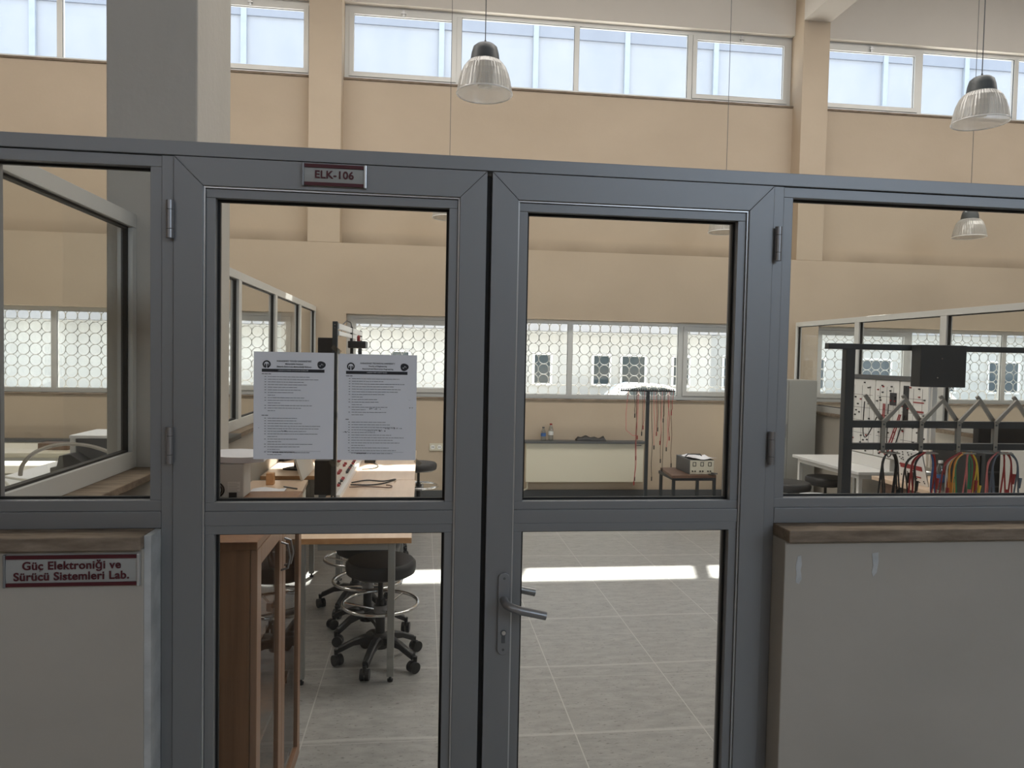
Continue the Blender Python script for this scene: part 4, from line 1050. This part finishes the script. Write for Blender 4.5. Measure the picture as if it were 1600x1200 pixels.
def rack_cables():
    rnd = random.Random(33)
    names = ['first', 'second', 'third', 'fourth', 'fifth', 'sixth']
    sets = {0: [('black', 'black', -.045, .60), ('black', 'black', -.035, .52), ('black', 'black', .045, .42), ('black', 'black', .038, .55)],
            1: [('red', 'red', -.10, .6), ('black', 'black', -.12, .5), ('red', 'red', -.085, .45), ('black', 'black', -.07, .42), ('red', 'red', .03, .5), ('blue', 'blue', .02, .3)],
            2: [('orange', 'orangewire', -.09, .55), ('orange', 'orangewire', -.075, .6), ('green', 'green', -.06, .58), ('white', 'whitewire', -.11, .5), ('red', 'red', -.13, .42), ('pink', 'pink', .0, .6), ('green', 'green', .02, .6), ('red', 'red', .05, .6), ('yellow', 'yellow', .07, .5), ('green', 'green', .045, .5)],
            3: [('grey blue', 'bluegrey', -.06, .6), ('grey blue', 'bluegrey', -.05, .55), ('red', 'red', .015, .6), ('red', 'red', .055, .62), ('grey blue', 'bluegrey', .08, .5), ('pink', 'pink', -.08, .5)],
            4: [('yellow', 'yellow', -.045, .55), ('yellow', 'yellow', -.035, .6), ('yellow', 'yellow', -.025, .5), ('cream', 'whitewire', -.005, .62), ('black', 'black', .02, .45), ('cream', 'whitewire', .07, .6)],
            5: [('black', 'black', -.03, .5), ('cream', 'whitewire', .02, .6)]}
    for hk, lst in sets.items():
        for (cn, m_, dx, L_) in lst:
            x = 2.432+hk*.2185+.02+dx; y = 1.545+rnd.uniform(-.012, .012); z = 1.240
            t = thing('patch_cable', '%s patch cable looped over the %s hook from the rack post' % (cn, names[hk]), 'cable', (x, y, z), group='%s patch cables on the %s hook' % (cn, names[hk]))
            xh = 2.432+hk*.2185+.025+dx*.35
            w_ = rnd.uniform(.012, .03); sw = rnd.uniform(-.03, .03)
            pts = [(xh-.004, y, z-.004), (x-.002, y-.005, z-.07), (x-w_, y-.008, z-L_*.5), (x-w_+sw*.5, y, z-L_*.8), (x+sw, y, z-L_), (x+w_+sw*.5, y+.005, z-L_*.75), (x+w_*.7, y+.004, z-L_*.4), (x+.004, y+.003, z-.06), (xh+.006, y, z-.003)]
            P_ = [Vector(p) for p in pts]; out = []
            for i in range(len(P_)-1):
                p0 = P_[max(i-1, 0)]; p1 = P_[i]; p2 = P_[i+1]; p3 = P_[min(i+2, len(P_)-1)]
                for k in range(5):
                    u = k/5; out.append(.5*((2*p1)+(p2-p0)*u+(2*p0-5*p1+4*p2-p3)*u*u+(3*p1-p0-3*p2+p3)*u**3))
            out.append(P_[-1])
            obj('wire', MB().tube(out, .0042, 6), m_, t, smooth=True)
            if rnd.random() < .6:
                zz = z-rnd.uniform(.10, .30); obj('plug', MB().tube([(x+w_*.5, y-.012, zz), (x+w_*.2, y-.014, zz-.055)], [.009, .006], 8), m_, t)
rack_cables()

# ================================================================== LEFT LABORATORY (seen through the left fixed glass)
def left_table(label, x0, x1, y0, y1, z, front):
    t = thing('laboratory_table', label, 'table', ((x0+x1)/2, (y0+y1)/2, 0))
    obj('table_top', MB().box(x0, x1, y0, y1, z-.04, z), 'cream', t, bevel=.003)
    obj('front_panel', MB().box(x0+.05, x1-.05, y0+.03, y0+.05, .25, z-.04), 'lightgrey', t)
    for x in (x0+.03, x1-.06): obj('leg', MB().box(x, x+.04, y0+.03, y0+.07, 0, z-.04), 'lightgrey', t); obj('leg', MB().box(x, x+.04, y1-.07, y1-.03, 0, z-.04), 'lightgrey', t)
left_table('long cream topped laboratory table furthest back in the left laboratory', -5.2, -2.95, 4.6, 5.3, .80, 0)
left_table('cream topped laboratory table in front of the furthest one in the left laboratory', -4.6, -2.75, 3.55, 4.15, .80, 0)
def left_bench():
    t = thing('white_bench', 'long white bench behind the side partition of the left laboratory', 'bench', (-1.9, 1.9, 0))
    obj('bench_top', MB().box(-2.38, -1.40, .45, 3.4, .93, .96), 'whitelam', t, bevel=.003)
    for y in (.6, 3.2):
        for x in (-2.1, -1.5): obj('leg', MB().box(x, x+.04, y, y+.04, 0, .93), 'grey', t)
    obj('shelf_panel', MB().box(-2.12, -1.42, 3.3, 3.33, .3, .93), 'lightgrey', t)
left_bench()
def osc():
    t = thing('oscilloscope', 'dark grey instrument case with a white top on the bench in the left laboratory', 'instrument', (-2.0, 2.95, .961))
    obj('case', MB().box(-2.12, -1.60, 2.75, 3.1, .961, 1.145), 'darkgrey', t, bevel=.004)
    obj('side_trim', MB().box(-2.155, -2.121, 2.75, 3.1, .961, 1.145), 'lightgrey', t, bevel=.003)
    obj('top_cover', MB().box(-2.155, -1.58, 2.74, 3.12, 1.146, 1.165), 'whitelam', t, bevel=.004)
osc()
def small_case():
    t = thing('black_adapter', 'small black stepped adapter among white cables in the left laboratory', 'adapter', (-1.75, 1.9, .961))
    obj('case', MB().prism([(-2.17, .961), (-1.98, .961), (-1.98, 1.02), (-2.06, 1.075), (-2.12, 1.065), (-2.135, 1.00), (-2.17, .995)], 'y', 2.54, 2.66), 'black', t, bevel=.003)
small_case()
loop('flexible_conduit', 'thick grey conduit arching over the bench in the left laboratory', [(-2.25, 2.38, .975), (-2.235, 2.38, 1.04), (-2.17, 2.39, 1.11), (-2.05, 2.40, 1.15), (-1.90, 2.40, 1.145), (-1.75, 2.38, 1.10), (-1.64, 2.34, 1.05), (-1.56, 2.30, .99), (-1.52, 2.26, .975)], .011, 'bracket')
rw_ = random.Random(5)
for i, (a, dx, lab) in enumerate(((1.75, -.02, 'nearest the side partition foot'), (1.98, .0, 'before the foot of the grey conduit'), (2.15, -.05, 'under the arch of the conduit'), (2.32, .02, 'before the white topped instrument'))):
    pts = [(-2.30+dx+.13*k+rw_.uniform(-.03, .03), a+.06*math.sin(k*1.7+i), .968+max(0, .055*math.sin(k*1.3+i))) for k in range(7)]
    loop('white_cable', 'thin white cable tangled on the bench, '+lab, pts, .007, 'whitewire')
loop('black_cable', 'black cable coil at the near end of the bench in the left laboratory', [(-1.72, .55, .966), (-1.62, .60, .99), (-1.58, .72, .966), (-1.64, .80, 1.0), (-1.70, .70, .966), (-1.60, .9, .97)], .006, 'black')
tag(obj('battery_box', MB().box(-3.35, -3.1, 4.8, 4.95, .801, .86), 'walnut', bevel=.004), 'small red-brown box on the furthest table of the left laboratory', 'box')
